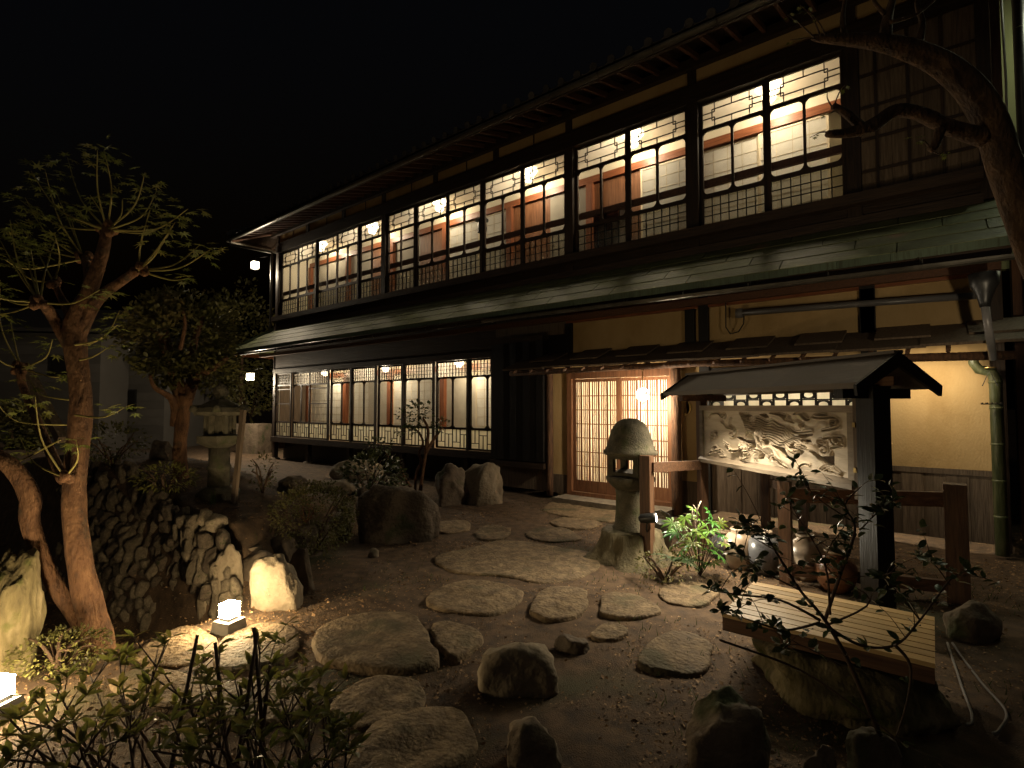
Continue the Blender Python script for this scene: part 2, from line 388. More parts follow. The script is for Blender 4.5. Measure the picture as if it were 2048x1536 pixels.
# --- upper storey facade: posts and beams
UP_POSTS = [-14.92, -9.97, -4.83, -2.67, -.68]
for x in UP_POSTS:
    bpart(MB().box(x - .075, x + .075, -.05, .1, 3.86, 6.36), 'post', 'woodZ')
bpart(MB().box(.48, .6, -.05, .1, 3.86, 6.62), 'post', 'woodZ')
bpart(MB().box(BX0 + .05, .5, -.07, .09, 6.09, 6.37), 'lintel_beam', 'woodX')
bpart(MB().box(BX0 + .05, .5, -.17, .1, 4.06, 4.19), 'sill_beam', 'woodX')
bpart(MB().box(BX0 + .05, .5, -.03, .08, 3.8, 4.06), 'apron_board', 'woodX')
bpart(MB().box(BX0 + .05, .5, -.02, .06, 6.37, 6.6), 'plaster_band', 'ochre')
for x in [-14.92, -13.3, -11.6, -9.97, -8.2, -6.5, -4.83, -2.67, -.68]:
    bpart(MB().box(x - .06, x + .06, -.06, .055, 6.37, 6.6), 'strut', 'woodZ')
for x in [-14.1, -12.4, -10.7, -9.0, -7.3, -5.6]:
    bpart(MB().box(x - .014, x + .014, -.028, .055, 6.37, 6.6), 'batten', 'woodZ')
bpart(MB().box(BX0 - .2, 1.2, -.12, .1, 6.6, 6.74), 'wall_plate', 'woodX')
# shutter boards at the right end of the upper storey
for i in range(7):
    x = -.6 + i * .155
    bpart(MB().box(x, x + .152, -.02 - .004 * (i % 2), .05, 4.19, 6.09), 'shutter_board', 'board')
for z in (4.45, 4.85, 5.25, 5.65):
    bpart(MB().box(-.6, .48, -.035, -.0245, z, z + .035), 'shutter_rail', 'woodX')
for x in (-.45, -.14, .17):
    bpart(MB().box(x, x + .03, -.046, -.0355, 4.19, 6.09), 'shutter_batten', 'woodZ')

# --- window panels
def fillet(mb, cx, cz, sx, sz, r, y0, y1):
    pts = [(cx, cz)]
    for k in range(6):
        a = math.pi / 2 * k / 5
        pts.append((cx + sx * r * (1 - math.sin(a)), cz + sz * r * (1 - math.cos(a))))
    mb.prism_y(pts, y0, y1)
def frame_rect(mb, x0, x1, z0, z1, t, y0, y1):
    mb.box(x0, x0 + t, y0, y1, z0, z1); mb.box(x1 - t, x1, y0, y1, z0, z1)
def upper_window_meshes(W, rounded=True):
    t = .052; fr = MB(); la = MB(); tr_ = MB()
    frame_rect(fr, 0, W, 0, 1.9, t, 0, .04)
    for z0, z1 in ((0, .05), (.455, .515), (1.455, 1.505), (1.86, 1.9)): fr.box(t, W - t, .001, .039, z0, z1)
    c = W / 2
    fr.box(c - .018, c + .018, .003, .037, .51, 1.46)
    if rounded:
        for a, b in ((t, c - .018), (c + .018, W - t)):
            for cx, sx in ((a, 1), (b, -1)):
                fillet(fr, cx, .51, sx, 1, .085, .005, .035); fillet(fr, cx, 1.46, sx, -1, .085, .005, .035)
    else:
        fr.box(t, c - .015, .004, .036, .96, .99); fr.box(c + .015, W - t, .004, .036, .96, .99)
    # small square lattice under the clear panes
    k = 7
    for i in range(1, k): x = t + (W - 2 * t) * i / k; la.box(x - .006, x + .006, .008, .026, .05, .46)
    for z in (.19, .325): la.box(t, W - t, .010, .024, z - .006, z + .006)
    # transom tracery
    lo_ = la; la = tr_
    b = .0065; z1, z2 = 1.76, 1.6; xa, xb = W * .24, W * .76
    la.box(xa, xb, .010, .024, z1 - b, z1 + b); la.box(xa, xb, .010, .024, z2 - b, z2 + b)
    for x0, x1, xm in ((t, xa, xa), (xb, W - t, xb)):
        la.box(x0, x1, .011, .023, z1 - .04 - b, z1 - .04 + b); la.box(x0, x1, .011, .023, z2 + .04 - b, z2 + .04 + b)
    for xm, s in ((xa, -1), (xb, 1)):
        la.box(xm - b, xm + b, .008, .026, z1, 1.86); la.box(xm - b, xm + b, .008, .026, 1.5, z2)
        for zz in (z1 - .02, z2 + .02):
            la.box(xm + s * .02 - .02 - b, xm + s * .02 - .02 + b, .009, .025, zz - .02, zz + .02)
            la.box(xm + s * .02 + .02 - b, xm + s * .02 + .02 + b, .009, .025, zz - .02, zz + .02)
            la.box(xm + s * .02 - .02, xm + s * .02 + .02, .012, .022, zz - .02 - b, zz - .02 + b); la.box(xm + s * .02 - .02, xm + s * .02 + .02, .012, .022, zz + .02 - b, zz + .02 + b)
        la.box(xm + s * .04 - b, xm + s * .04 + b, .009, .025, z2 + .04, z1 - .04)
    la.box(c - b, c + b, .008, .026, z1, 1.86); la.box(c - b, c + b, .008, .026, 1.5, z2)
    gl = MB().box(t, W - t, .028, .031, .511, 1.459)
    f1 = MB().box(t, W - t, .028, .031, .05, .46); f2 = MB().box(t, W - t, .028, .031, 1.5, 1.86)
    return dict(frame=fr.mesh('window', M['woodZ']), lattice=lo_.mesh('lattice', M['black']), tracery=la.mesh('tracery', M['black']), glass=gl.mesh('pane', M['glass']),
                low=f1.mesh('frosted_pane', M['frostlow']), top=f2.mesh('frosted_pane', M['frost']))
def hang_window(ms, x, y, z, sx=1.0):
    o = put('window', ms['frame'], inn, (x, y, z), None, (sx, 1, 1))
    for nm, k in (('lattice', 'lattice'), ('tracery', 'tracery'), ('pane', 'glass'), ('frosted_pane', 'low'), ('frosted_pane', 'top')):
        put(nm, ms[k], o)
    return o
WU = .97
UA, UB = upper_window_meshes(WU, True), upper_window_meshes(WU, False)
upanels = []
for a, b, n in ((-14.845, -10.045, 5), (-9.895, -4.905, 5), (-4.755, -2.745, 2), (-2.595, -.755, 2)):
    for i in range(n): upanels.append((a + (b - a) * i / n, (b - a) / n))
for i, (x, wd) in enumerate(upanels):
    ms = UB if i in (4, 5) else UA
    hang_window(ms, x, .0 if i % 2 else .03, 4.19, wd / WU)

def lower_window_meshes(W, rounded=True):
    t = .045; fr = MB(); la = MB(); H = 1.82
    frame_rect(fr, 0, W, 0, H, t, 0, .04)
    for z0, z1 in ((0, .035), (.4, .445), (1.45, 1.49), (H - .035, H)): fr.box(t, W - t, .001, .039, z0, z1)
    c = W / 2
    if rounded:
        fr.box(c - .016, c + .016, .003, .037, .445, 1.45)
        for a, b in ((t, c - .016), (c + .016, W - t)):
            for cx, sx in ((a, 1), (b, -1)):
                fillet(fr, cx, .445, sx, 1, .075, .005, .035); fillet(fr, cx, 1.45, sx, -1, .075, .005, .035)
    else:
        for z in (.93, 1.34): fr.box(t, W - t, .004, .036, z, z + .025)
    lo_ = la; la = MB()
    for i in range(1, 10): x = t + (W - 2 * t) * i / 10; la.box(x - .005, x + .005, .008, .026, 1.49, H - .035)
    for i in range(1, 4): z = 1.49 + .295 * i / 4; la.box(t, W - t, .010, .024, z - .005, z + .005)
    lo_, la = la, lo_
    u = (W - 2 * t) / 4
    for i in range(4):
        x0 = t + u * i; b = .007
        if i: la.box(x0 - b, x0 + b, .008, .026, .035, .4)
        zz = .14 if i % 2 == 0 else .3
        la.box(x0, x0 + u, .010, .024, zz - b, zz + b)
        la.box(x0 + u / 2 - b, x0 + u / 2 + b, .009, .025, *((zz, .4) if i % 2 == 0 else (.035, zz)))
    gl = MB().box(t, W - t, .028, .031, .446, 1.449)
    f1 = MB().box(t, W - t, .028, .031, .035, .4); f2 = MB().box(t, W - t, .028, .031, 1.49, H - .035)
    return dict(frame=fr.mesh('window', M['woodZ']), lattice=la.mesh('lattice', M['black']), tracery=lo_.mesh('tracery', M['black']), glass=gl.mesh('pane', M['glass']),
                low=f1.mesh('frosted_pane', M['frostgf']), top=f2.mesh('frosted_pane', M['frost']))
LA, LB = lower_window_meshes(1.0, True), lower_window_meshes(1.0, False)
lx = [-15.0, -14.1, -13.2, -12.22, -11.22, -10.24, -9.25, -8.25, -7.25, -6.5]
for i, (a, b) in enumerate(zip(lx, lx[1:])):
    wd = b - a
    if i < 9:
        ms = LB if i in (0, 2) else LA
        if i == 8: wd = .98
        hang_window(ms, a + .02, .035 if i % 2 else -.005, .72, (wd - .035) / 1.0)
for x in lx[3:9]:
    bpart(MB().box(x - .03, x + .03, -.035, -.008, .68, 2.58), 'mullion', 'woodZ')
bpart(MB().box(BX0, -6.4, -.06, .1, 2.545, 2.66), 'lintel_beam', 'woodX')
bpart(MB().box(BX0, -6.4, -.03, .09, 2.66, 3.42), 'transom_wall', 'woodX')
bpart(MB().box(BX0 - .03, -6.4, -.08, .02, .57, .715), 'sill_beam', 'woodX')
bpart(MB().box(BX0, -6.4, .3, .36, .02, .56), 'under_floor_board', 'black')
for i, x in enumerate([-15.0, -13.2, -11.3, -9.3, -7.3]):
    bpart(MB().box(x - .06, x + .06, -.03, .09, .08, .57), 'floor_post', 'woodZ')
    bpart(MB().lathe([(.15, -.05), (.16, .03), (.12, .1), (.0, .11)], 10, (x, .03, 0)), 'footing_stone', 'rock2', True)
bpart(MB().box(-15.08, -14.96, -.03, .09, .57, 3.3), 'post', 'woodZ')

# --- corridors behind the windows: ceiling, back wall, shoji
def shoji_mesh(W, H):
    p = MB().box(.03, W - .03, .012, .014, .03, H - .03); g = MB(); t = .03
    frame_rect(g, 0, W, 0, H, t, 0, .03)
    for z0, z1 in ((0, .06), (H - .035, H)): g.box(t, W - t, .001, .029, z0, z1)
    for i in range(1, 4): x = t + (W - 2 * t) * i / 4; g.box(x - .003, x + .003, .006, .016, .06, H - .035)
    n = int(H / .2)
    for i in range(1, n): z = .06 + (H - .095) * i / n; g.box(t, W - t, .005, .017, z - .003, z + .003)
    return p.mesh('paper', M['paper']), g.mesh('shoji_screen', M['ceil'])
def corridor(x0, x1, z0, z1, yb, sh_top, lamps, seed, pwr):
    r = random.Random(seed)
    bpart(MB().box(x0, x1, .1, yb + .1, z1, z1 + .04), 'corridor_ceiling', 'ceil')
    bpart(MB().box(x0, x1, yb + .04, yb + .1, sh_top + .13, z1), 'corridor_wall', 'pale')
    bpart(MB().box(x0, x1, yb - .03, yb + .06, sh_top, sh_top + .13), 'corridor_lintel', 'redX')
    bpart(MB().box(x0, x1, yb + .3, yb + .36, z0, z1), 'room_wall', 'pale')
    W = .95; H = sh_top - z0 - .02
    p, g = shoji_mesh(W, H)
    x = x0 + .1; k = 0
    while x + W < x1:
        if k % 2 == 0:
            bpart(MB().box(x - .07, x + .07, yb - .07, yb + .07, z0, sh_top), 'corridor_post', 'red')
            x += .07
        kind = r.random()
        if kind < .62:
            o = put('shoji_screen', g, inn, (x, yb + (.0 if k % 2 else .032), z0 + .01)); put('paper', p, o)
        else:
            bpart(MB().box(x, x + W, yb + .02, yb + .06, z0, sh_top), 'sliding_door', 'fusuma' if kind < .9 else 'door')
        x += W; k += 1
    bpart(MB().box(x0, x0 + .03, .1, yb + .3, z0, z1), 'corridor_end', 'pale')
    bpart(MB().box(x1 - .03, x1, .1, yb + .3, z0, z1), 'corridor_end', 'pale')
    for i, lxx in enumerate(lamps):
        t = tag(thing('ceiling_lamp', None, 'lamp', (lxx, .55, z1)), ('round glowing ceiling lamp behind the upper windows' if z0 > 3 else 'round glowing ceiling lamp behind the ground-floor windows'), 'lamp',
                'corridor ceiling lamps upstairs' if z0 > 3 else 'corridor ceiling lamps downstairs')
        part(MB().lathe([(.17, -.001), (.18, -.03), (.14, -.08), (.0, -.1)], 20, (lxx, .55, z1)), 'shade', M['ceill'], t, True)
        lamp('lamp_light', 'POINT', (lxx, .55, z1 - .16), pwr, WARM, .1, t)
corridor(-14.95, -.62, 4.15, 6.3, 1.0, 5.86, [-13.6, -11.2, -8.7, -6.15, -3.9, -1.75], 5, 13)
corridor(-15.0, -6.42, .68, 2.7, 1.0, 2.42, [-13.3, -10.6, -8.05], 9, 16)
# a few furnishings seen through the upper glass
cb = thing('cabinet', 'small dark wooden chest against the upper corridor glass', 'cabinet', (-4.25, .35, 4.14))
part(MB().box(-4.5, -4.0, .22, .55, 4.14, 4.95), 'carcass', M['woodX'], cb); part(MB().box(-4.48, -4.26, .205, .219, 4.2, 4.9), 'door', M['red'], cb); part(MB().box(-4.24, -4.02, .205, .219, 4.2, 4.9), 'door', M['red'], cb)
part(MB().box(-4.54, -3.96, .2, .57, 4.95, 4.985), 'top', M['woodX'], cb)
hl = thing('hanging_lantern', 'unlit iron lantern hanging in the upper corridor', 'lantern', (-7.35, .5, 5.25))
part(MB().tube([(-7.35, .5, 6.28), (-7.35, .5, 5.6)], .008, 6), 'hook', M['steel'], hl)
part(MB().lathe([(.02, .36), (.14, .3), (.15, .27), (.05, .26)], 8, (-7.35, .5, 5.25)), 'roof', M['steel'], hl); part(MB().lathe([(.09, .26), (.11, .1), (.1, .02), (.0, .0)], 6, (-7.35, .5, 5.25)), 'cage', M['steel'], hl)
bpart(MB().box(-14.9, -.7, .13, .19, 4.86, 4.96), 'hand_rail', 'woodY')

# --- main roof
EZ = 6.46
def main_roof():
    x0, x1, y0, y1 = BX0 - .95, 1.5, -.93, 6.95
    z0 = EZ + .06; zr = z0 + (y1 - y0) / 2 * .42; h = (y1 - y0) / 2
    A, B, C_, D_ = (x0, y0, z0), (x1, y0, z0), (x1, y1, z0), (x0, y1, z0)
    E_, F_ = (x0 + h, (y0 + y1) / 2, zr), (x1 - h, (y0 + y1) / 2, zr)
    m = MB(); m._add([A, B, C_, D_, E_, F_], [(0, 1, 5, 4), (1, 2, 5), (2, 3, 4, 5), (3, 0, 4)])
    m._add([(x, y, z + .06) for x, y, z in (A, B, C_, D_, E_, F_)], [(0, 1, 5, 4), (1, 2, 5), (2, 3, 4, 5), (3, 0, 4)])
    m._add([A, B, (x1, y0, z0 + .06), (x0, y0, z0 + .06)], [(0, 1, 2, 3)]); m._add([D_, A, (x0, y0, z0 + .06), (x0, y1, z0 + .06)], [(0, 1, 2, 3)])
    roof = bpart(m, 'roof', 'woodX')
    # tile field above (one corrugated sheet) and individual eave tiles
    f = MB(); n = 60
    for k in range(n):
        xa = x0 + (x1 - x0) * k / n; xb = x0 + (x1 - x0) * (k + 1) / n
        ra = min(h, xa - x0, x1 - xa); rb = min(h, xb - x0, x1 - xb)
        f.quad((xa, y0, z0 + .07), (xb, y0, z0 + .07), (xb, y0 + rb, z0 + .07 + rb * .42), (xa, y0 + ra, z0 + .07 + ra * .42))
        f.beam((xa, y0 + .02, z0 + .09), (xa, y0 + max(.1, ra), z0 + .09 + max(.1, ra) * .42), .07, .05)
    tag(part(f, 'tile_field', M['tile'], roof), None, None, None, 'stuff')
    t = MB(); 
    pr = [(-.14, .0), (-.14, .03), (-.09, .012), (-.03, .008), (.03, .03), (.06, .07), (.1, .085), (.135, .06), (.15, .0)]
    t.prism_y([(x, z) for x, z in pr], -.03, .25); t.lathe([(0, 0)], 3) if False else None
    disc = [(.1 + .06 * math.cos(a * math.pi / 5), .045 + .06 * math.sin(a * math.pi / 5)) for a in range(10)]
    t.prism_y(disc, -.05, -.031)
    tm = t.mesh('eave_tile', M['tile'])
    x = x0 + .15
    while x < x1:
        put('eave_tile', tm, roof, (x, y0 - .03, z0 + .06), (R(18 + rnd.uniform(-2, 2)), 0, rnd.uniform(-.03, .03))); x += .285
    y = y0 + .2
    while y < y1:
        put('eave_tile', tm, roof, (x0 - .03, y, z0 + .06), (R(18), 0, R(-90))); y += .285
    # hip ridge
    part(MB().beam((x0 - .05, y0 - .05, z0 + .13), (x0 + h, y0 + h, zr + .15), .16, .12), 'hip_ridge', M['tile'], roof)
    # rafters
    rf = MB().beam((0, .05, 6.76), (0, -.9, EZ + .02), .05, .075).mesh('rafter', M['woodY'])
    x = BX0 - .1
    while x < 1.4: put('rafter', rf, inn, (x, 0, 0)); x += .3
    rs = MB().beam((BX0 + .05, 0, 6.76), (BX0 - .9, 0, EZ + .02), .05, .075).mesh('rafter', M['woodX'])
    y = .3
    while y < 6: put('rafter', rs, inn, (0, y, 0)); y += .3
    bpart(MB().beam((BX0 + .1, .1, 6.78), (BX0 - .9, -.9, EZ + .02), .09, .1), 'hip_rafter', 'woodY')
    bpart(MB().box(x0 + .02, x1, y0 + .005, y0 + .05, EZ - .005, z0 - .002), 'eave_board', 'woodX')
    bpart(MB().box(x0 + .005, x0 + .05, y0 + .05, y1, EZ - .005, z0 - .002), 'eave_board', 'woodX')
    # gutters with brackets
    def gutter(p, q, name='gutter'):
        g = MB(); p = Vector(p); q = Vector(q); d = (q - p).normalized(); s = d.cross(Vector((0, 0, 1)))
        ring = [(math.cos(math.pi * (1 + k / 8)) * .055, math.sin(math.pi * (1 + k / 8)) * .055) for k in range(9)]
        ring += [(a * .93, b * .93) for a, b in reversed(ring)]
        vs = [p + s * a + Vector((0, 0, b)) for a, b in ring] + [q + s * a + Vector((0, 0, b)) for a, b in ring]; n = len(ring)
        g._add(vs, [(i, (i + 1) % n, n + (i + 1) % n, n + i) for i in range(n)] + [tuple(range(n)), tuple(range(2 * n - 1, n - 1, -1))])
        return bpart(g, name, 'gutter')
    gutter((x0 - .05, y0 - .06, EZ + .0), (x1, y0 - .06, EZ + .05)); gutter((x0 - .06, y1, EZ), (x0 - .06, y0 - .06, EZ))
    br = MB().tube([(0, .1, .06), (0, .06, .0), (0, .03, -.05), (0, 0, -.062), (0, -.045, -.045), (0, -.062, .01)], .006, 5).mesh('gutter_bracket', M['gutter'])
    x = x0 + .4
    while x < x1: put('gutter_bracket', br, inn, (x, y0 - .06, EZ + .02)); x += .85
    # downpipe at the far corner
    c0 = Vector((x0 + .12, y0 - .06, EZ - .05))
    bpart(MB().tube([c0, c0 + Vector((.02, .0, -.1)), Vector((-15.08, -.14, 6.12)), Vector((-15.08, -.14, 6.0)), Vector((-15.08, -.14, 3.95)), Vector((-15.1, -.2, 3.78))], .035, 10), 'downpipe', 'gutter', True)
main_roof()

# --- copper lower roof
CT, CE, CY = 3.84, 3.2, -.9
croof = bpart(MB(), 'copper_roof', 'woodX') if False else None
def copper_roof():
    x0, x1 = BX0 - .88, .66
    m = MB()
    m._add([(x0, CY, CE), (x1, CY, CE), (x1, 0, CT), (BX0, 0, CT), (x0, CY, CE - .05), (x1, CY, CE - .05), (x1, 0, CT - .1), (BX0, 0, CT - .1)],
           [(0, 1, 2, 3), (7, 6, 5, 4), (0, 4, 5, 1), (1, 5, 6, 2)])
    m._add([(x0, CY, CE), (BX0, 0, CT), (BX0, 6, CT), (x0, 6.9, CE), (x0, CY, CE - .05), (BX0, 0, CT - .1), (BX0, 6, CT - .1), (x0, 6.9, CE - .05)],
           [(0, 1, 2, 3), (7, 6, 5, 4), (3, 7, 4, 0)])
    roof = bpart(m, 'copper_roof', 'copper')
    L = math.hypot(CT - CE, -CY); rows = 4; ang = math.atan2(CT - CE, -CY); dz = L / rows
    W = 1.12
    sh = MB().box(0, W - .012, 0, dz + .03, 0, .011).mesh('copper_sheet', M['copper'])
    for r in range(rows):
        s0 = r * dz - .02; x = x0 + s0 * .7 + (0.5 if r % 2 else .02) * W
        k = 0
        while x < x1 - .05:
            ln = min(W, x1 - x)
            o = put('copper_sheet', sh, roof, (x, CY + s0 * math.cos(ang), CE + s0 * math.sin(ang) + .012), (ang - .028, 0, rnd.uniform(-.002, .002)), (ln / W, 1, 1)); x += W
    for k in range(34):
        x = x0 + .02 + k * (x1 - x0) / 34
        bpart(MB().box(x, x + (x1 - x0) / 34 - .004, CY - .018, CY - .004, CE - .075 - rnd.random() * .006, CE + .004), 'edge_sheet', 'cverd', parent=roof)
    bpart(MB().beam((x0, CY, CE + .04), (BX0, 0, CT + .04), .07, .06), 'hip_cap', 'cverd', parent=roof)
    bpart(MB().box(BX0 + .02, .5, -.06, -.031, CT - .02, CT + .09), 'flashing', 'woodX', parent=roof)
    rf = MB().beam((0, .0, CT - .13), (0, CY + .05, CE - .1), .055, .07).mesh('rafter', M['woodY'])
    x = BX0 - .7
    while x < .6: put('rafter', rf, inn, (x, 0, 0)); x += .455
    bpart(MB().box(x0 + .03, x1 - .03, CY + .02, CY + .06, CE - .15, CE - .052), 'eave_board', 'woodX')
    bpart(MB().box(x0 + .03, x0 + .07, CY + .06, 6.8, CE - .15, CE - .052), 'eave_board', 'redX')
    bpart(MB().box(BX0 - .3, .6, -.33, -.25, 3.02, 3.11), 'eave_purlin', 'woodY')
    # gutter and hooks
    hk = MB().tube([(0, .06, .06), (0, .03, .03), (0, .02, -.04), (0, -.005, -.075), (0, -.04, -.08), (0, -.065, -.055), (0, -.065, -.02)], .006, 6).mesh('gutter_hook', M['gutter'])
    x = x0 + .3; k = 0
    while x < x1 - .3:
        put('gutter_hook', hk, inn, (x, CY - .03, CE - .1), (0, 0, rnd.uniform(-.3, .3))); x += .82
    bpart(MB().tube([(x0 + 1, CY - .05, CE - .1), (-6, CY - .05, CE - .085)], .008, 6), 'gutter_rod', 'gutter')
    g = MB(); ring = [(math.cos(math.pi * (1 + k / 8)) * .05, math.sin(math.pi * (1 + k / 8)) * .05) for k in range(9)]
    ring += [(a * .92, b * .92) for a, b in reversed(ring)]; n = len(ring)
    vs = [(-6, CY - .08 + a, CE - .12 + b) for a, b in ring] + [(.7, CY - .08 + a, CE - .19 + b) for a, b in ring]
    g._add(vs, [(i, (i + 1) % n, n + (i + 1) % n, n + i) for i in range(n)] + [tuple(range(n)), tuple(range(2 * n - 1, n - 1, -1))])
    bpart(g, 'gutter', 'gutter')
    # hopper and downpipes at the right corner
    hp = onY(1968, 560, CY - .08)
    bpart(MB().lathe([(.04, -.26), (.05, -.2), (.075, -.12), (.11, -.05), (.12, .06), (.105, .065), (.1, 0.0)], 12, (hp.x, hp.y, hp.z)), 'rain_hopper', 'steel', True)
    bpart(MB().tube([hp + Vector((0, 0, -.24)), hp + Vector((.02, .06, -.45)), hp + Vector((.06, .2, -.75))], .034, 10), 'downpipe', 'pvc', True)
copper_roof()

# --- ground floor right part: shutter box, porch, door, ochre walls
for i in range(8):
    x = -6.48 + i * .15
    bpart(MB().box(x, x + .147, -.2 - .004 * (i % 2), -.17, .62, 2.75), 'shutter_board', 'black')
bpart(MB().box(-6.48, -5.285, -.17, .08, .62, 2.75), 'shutter_box', 'black')
bpart(MB().box(-6.5, -5.27, -.215, .08, .5, .6), 'shutter_sill', 'woodX')
bpart(MB().box(-6.48, -5.28, -.1, .06, .12, .5), 'base_board', 'board')
bpart(MB().box(-6.5, -5.27, -.23, .08, 2.75, 2.85), 'shutter_head', 'woodX')
bpart(MB().box(-6.5, -4.9, -.04, .08, 2.85, 3.42), 'wall', 'board')
bpart(MB().box(-5.285, -4.9, -.03, .09, 2.325, 2.85), 'wall', 'black')
def log_post(x, y, r, z0, z1, seed):
    n = 9; bpart(MB().tube([(x + .012 * noise.noise(Vector((seed, k * .7, 0))), y, z0 + (z1 - z0) * k / n) for k in range(n + 1)],
                 [r * (1 + .1 * noise.noise(Vector((seed, k * .9, 4)))) for k in range(n + 1)], 12, wob=.12, seed=seed), 'log_post', 'log', True)
log_post(-5.21, -.1, .06, .05, 2.35, 1); log_post(-2.93, -.16, .075, .02, 2.35, 2)
bpart(MB().box(-5.28, -4.89, -.01, .08, .42, 2.32), 'plaster_wall', 'ochre')
bpart(MB().box(-5.28, -4.89, -.02, .08, .1, .42), 'plinth_wall', 'board')
bpart(MB().box(-4.88, -3.02, -.012, .08, 2.17, 2.36), 'plaster_wall', 'ochre')
bpart(MB().box(-2.985, -2.62, -.01, .08, .5, 2.36), 'plaster_wall', 'ochre')
bpart(MB().box(-2.985, -2.62, -.015, .08, .05, .5), 'plinth_wall', 'board')
bpart(MB().box(-4.93, -2.98, -.45, .1, -.05, .1), 'door_step', 'stone')
# door frame and two sliding lattice doors
fr = MB().box(-4.89, -4.8, -.05, .12, .1, 2.19); bpart(fr, 'door_jamb', 'door')
bpart(MB().box(-3.07, -2.99, -.05, .12, .1, 2.19), 'door_jamb', 'door')
bpart(MB().box(-4.8, -3.07, -.05, .12, 2.06, 2.19), 'door_head', 'door')
bpart(MB().box(-4.8, -3.07, -.06, .12, .1, .16), 'door_track', 'door')
def lattice_door(x0, x1, y, seed):
    r = random.Random(seed); z0, z1 = .165, 2.055; t = .055
    fr = MB(); fr.box(x0, x0 + t, y, y + .035, z0, z1); fr.box(x1 - t, x1, y, y + .035, z0, z1)
    fr.box(x0 + t, x1 - t, y + .001, y + .034, z1 - .05, z1); fr.box(x0 + t, x1 - t, y + .001, y + .034, z0, z0 + .19)
    d = bpart(fr, 'sliding_door', 'door')
    x = x0 + t + .02; k = 0
    pat = [.012, .012, .03, .012, .012, .012, .03, .02]
    gaps = [.022, .02, .03, .022, .02, .02, .034, .026]
    while x < x1 - t - .01:
        wv = pat[k % 8]
        bpart(MB().box(x, min(x + wv, x1 - t), y + .004, y + .022, z0 + .19, z1 - .05), 'lattice_bar', 'door', parent=d); x += wv + gaps[k % 8]; k += 1
    for i in range(1, 7):
        z = z0 + .19 + (z1 - z0 - .24) * i / 7
        bpart(MB().box(x0 + t, x1 - t, y + .0225, y + .028, z - .008, z + .008), 'lattice_rail', 'door', parent=d)
    bpart(MB().box(x0 + t, x1 - t, y + .0285, y + .031, z0 + .19, z1 - .05), 'paper', 'paper', parent=d)
    return d
lattice_door(-4.795, -3.9, .0, 1); lattice_door(-3.96, -3.075, .045, 2)
# entrance hall behind the doors
bpart(MB().box(-5.2, -2.8, 1.6, 1.65, .1, 2.6), 'hall_wall', 'pale')
bpart(MB().box(-5.2, -5.15, .1, 1.6, .1, 2.6), 'hall_wall', 'pale')
bpart(MB().box(-2.62, -2.57, .1, 1.6, .1, 2.6), 'hall_wall', 'pale')
bpart(MB().box(-5.2, -2.57, .1, 1.65, 2.6, 2.65), 'hall_ceiling', 'ceil')
bpart(MB().box(-5.2, -2.57, .12, 1.65, .02, .1), 'hall_floor', 'stone')
t = thing('hall_lamp', 'ceiling lamp of the hall behind the lattice doors', 'lamp', (-4.0, .8, 2.6))
part(MB().lathe([(.16, -.001), (.17, -.05), (.12, -.11), (0, -.12)], 16, (-4.0, .8, 2.6)), 'shade', M['ceill'], t, True)
lamp('lamp_light', 'POINT', (-4.0, .8, 2.4), 210, WARM, .1, t)
# wall behind the carved sign: tracery window, boards
bpart(MB().box(-2.62, -2.48, -.06, .1, .05, 3.4), 'post', 'black')
bpart(MB().box(-.66, -.5, -.06, .1, .05, 3.4), 'post', 'black')
wf = MB().box(-2.48, -.66, -.04, .05, 1.5, 1.56).box(-2.48, -.66, -.04, .05, 2.06, 2.14)
win = bpart(wf, 'tracery_window', 'black')
def ring_mb(cx, cz, r0, r1, y0, y1, n=20):
    m = MB(); vs = []; fs = []
    for k in range(n):
        a = 2 * math.pi * k / n
        for r in (r0, r1):
            for y in (y0, y1): vs.append((cx + r * math.cos(a), y, cz + r * math.sin(a)))
    for k in range(n):
        a, b = 4 * k, 4 * ((k + 1) % n)
        fs += [(a, b, b + 2, a + 2), (a + 1, a + 3, b + 3, b + 1), (a, a + 1, b + 1, b), (a + 2, b + 2, b + 3, a + 3)]
    m._add(vs, fs); return m
n = 11; ww = 1.82 / n
for i in range(n):
    xa = -2.48 + i * ww
    if i: bpart(MB().box(xa - .012, xa + .012, -.02, .02, 1.56, 2.06), 'tracery_bar', 'black', parent=win)
    for j, zc in enumerate((1.62, 1.745, 1.87, 1.995)):
        if (i + j) % 2 == 0:
            m_ = MB(); nn = 24; cx = xa + ww / 2; hx, hz = ww / 2 - .013, .0535; vs = []
            for q in range(nn):
                a = 2 * math.pi * q / nn; c_, s_ = math.cos(a), math.sin(a); k_ = min(hx / max(1e-6, abs(c_)), hz / max(1e-6, abs(s_)))
                vs += [(cx + .052 * c_, -.016, zc + .036 * s_), (cx + k_ * c_, -.016, zc + k_ * s_), (cx + .052 * c_, 0, zc + .036 * s_), (cx + k_ * c_, 0, zc + k_ * s_)]
            fs = []
            for q in range(nn):
                a, b = 4 * q, 4 * ((q + 1) % nn); fs += [(a, a + 1, b + 1, b), (a + 2, b + 2, b + 3, a + 3), (a, b, b + 2, a + 2), (a + 1, a + 3, b + 3, b + 1)]
            m_._add(vs, fs); part(m_, 'tracery_plate', M['black'], win)
    for zc in (1.6825, 1.8075, 1.9325):
        bpart(MB().box(xa + .013, xa + ww - .013, -.018, .016, zc - .008, zc + .008), 'tracery_bar', 'black', parent=win)
bpart(MB().box(-2.48, -.66, .03, .033, 1.56, 2.06), 'paper', 'paper', parent=win)
bpart(MB().box(-2.48, -.66, .7, .74, 1.2, 2.4), 'alcove_wall', 'pale')
bpart(MB().box(-2.48, -.66, .06, .74, 2.3, 2.34), 'alcove_ceiling', 'pale')
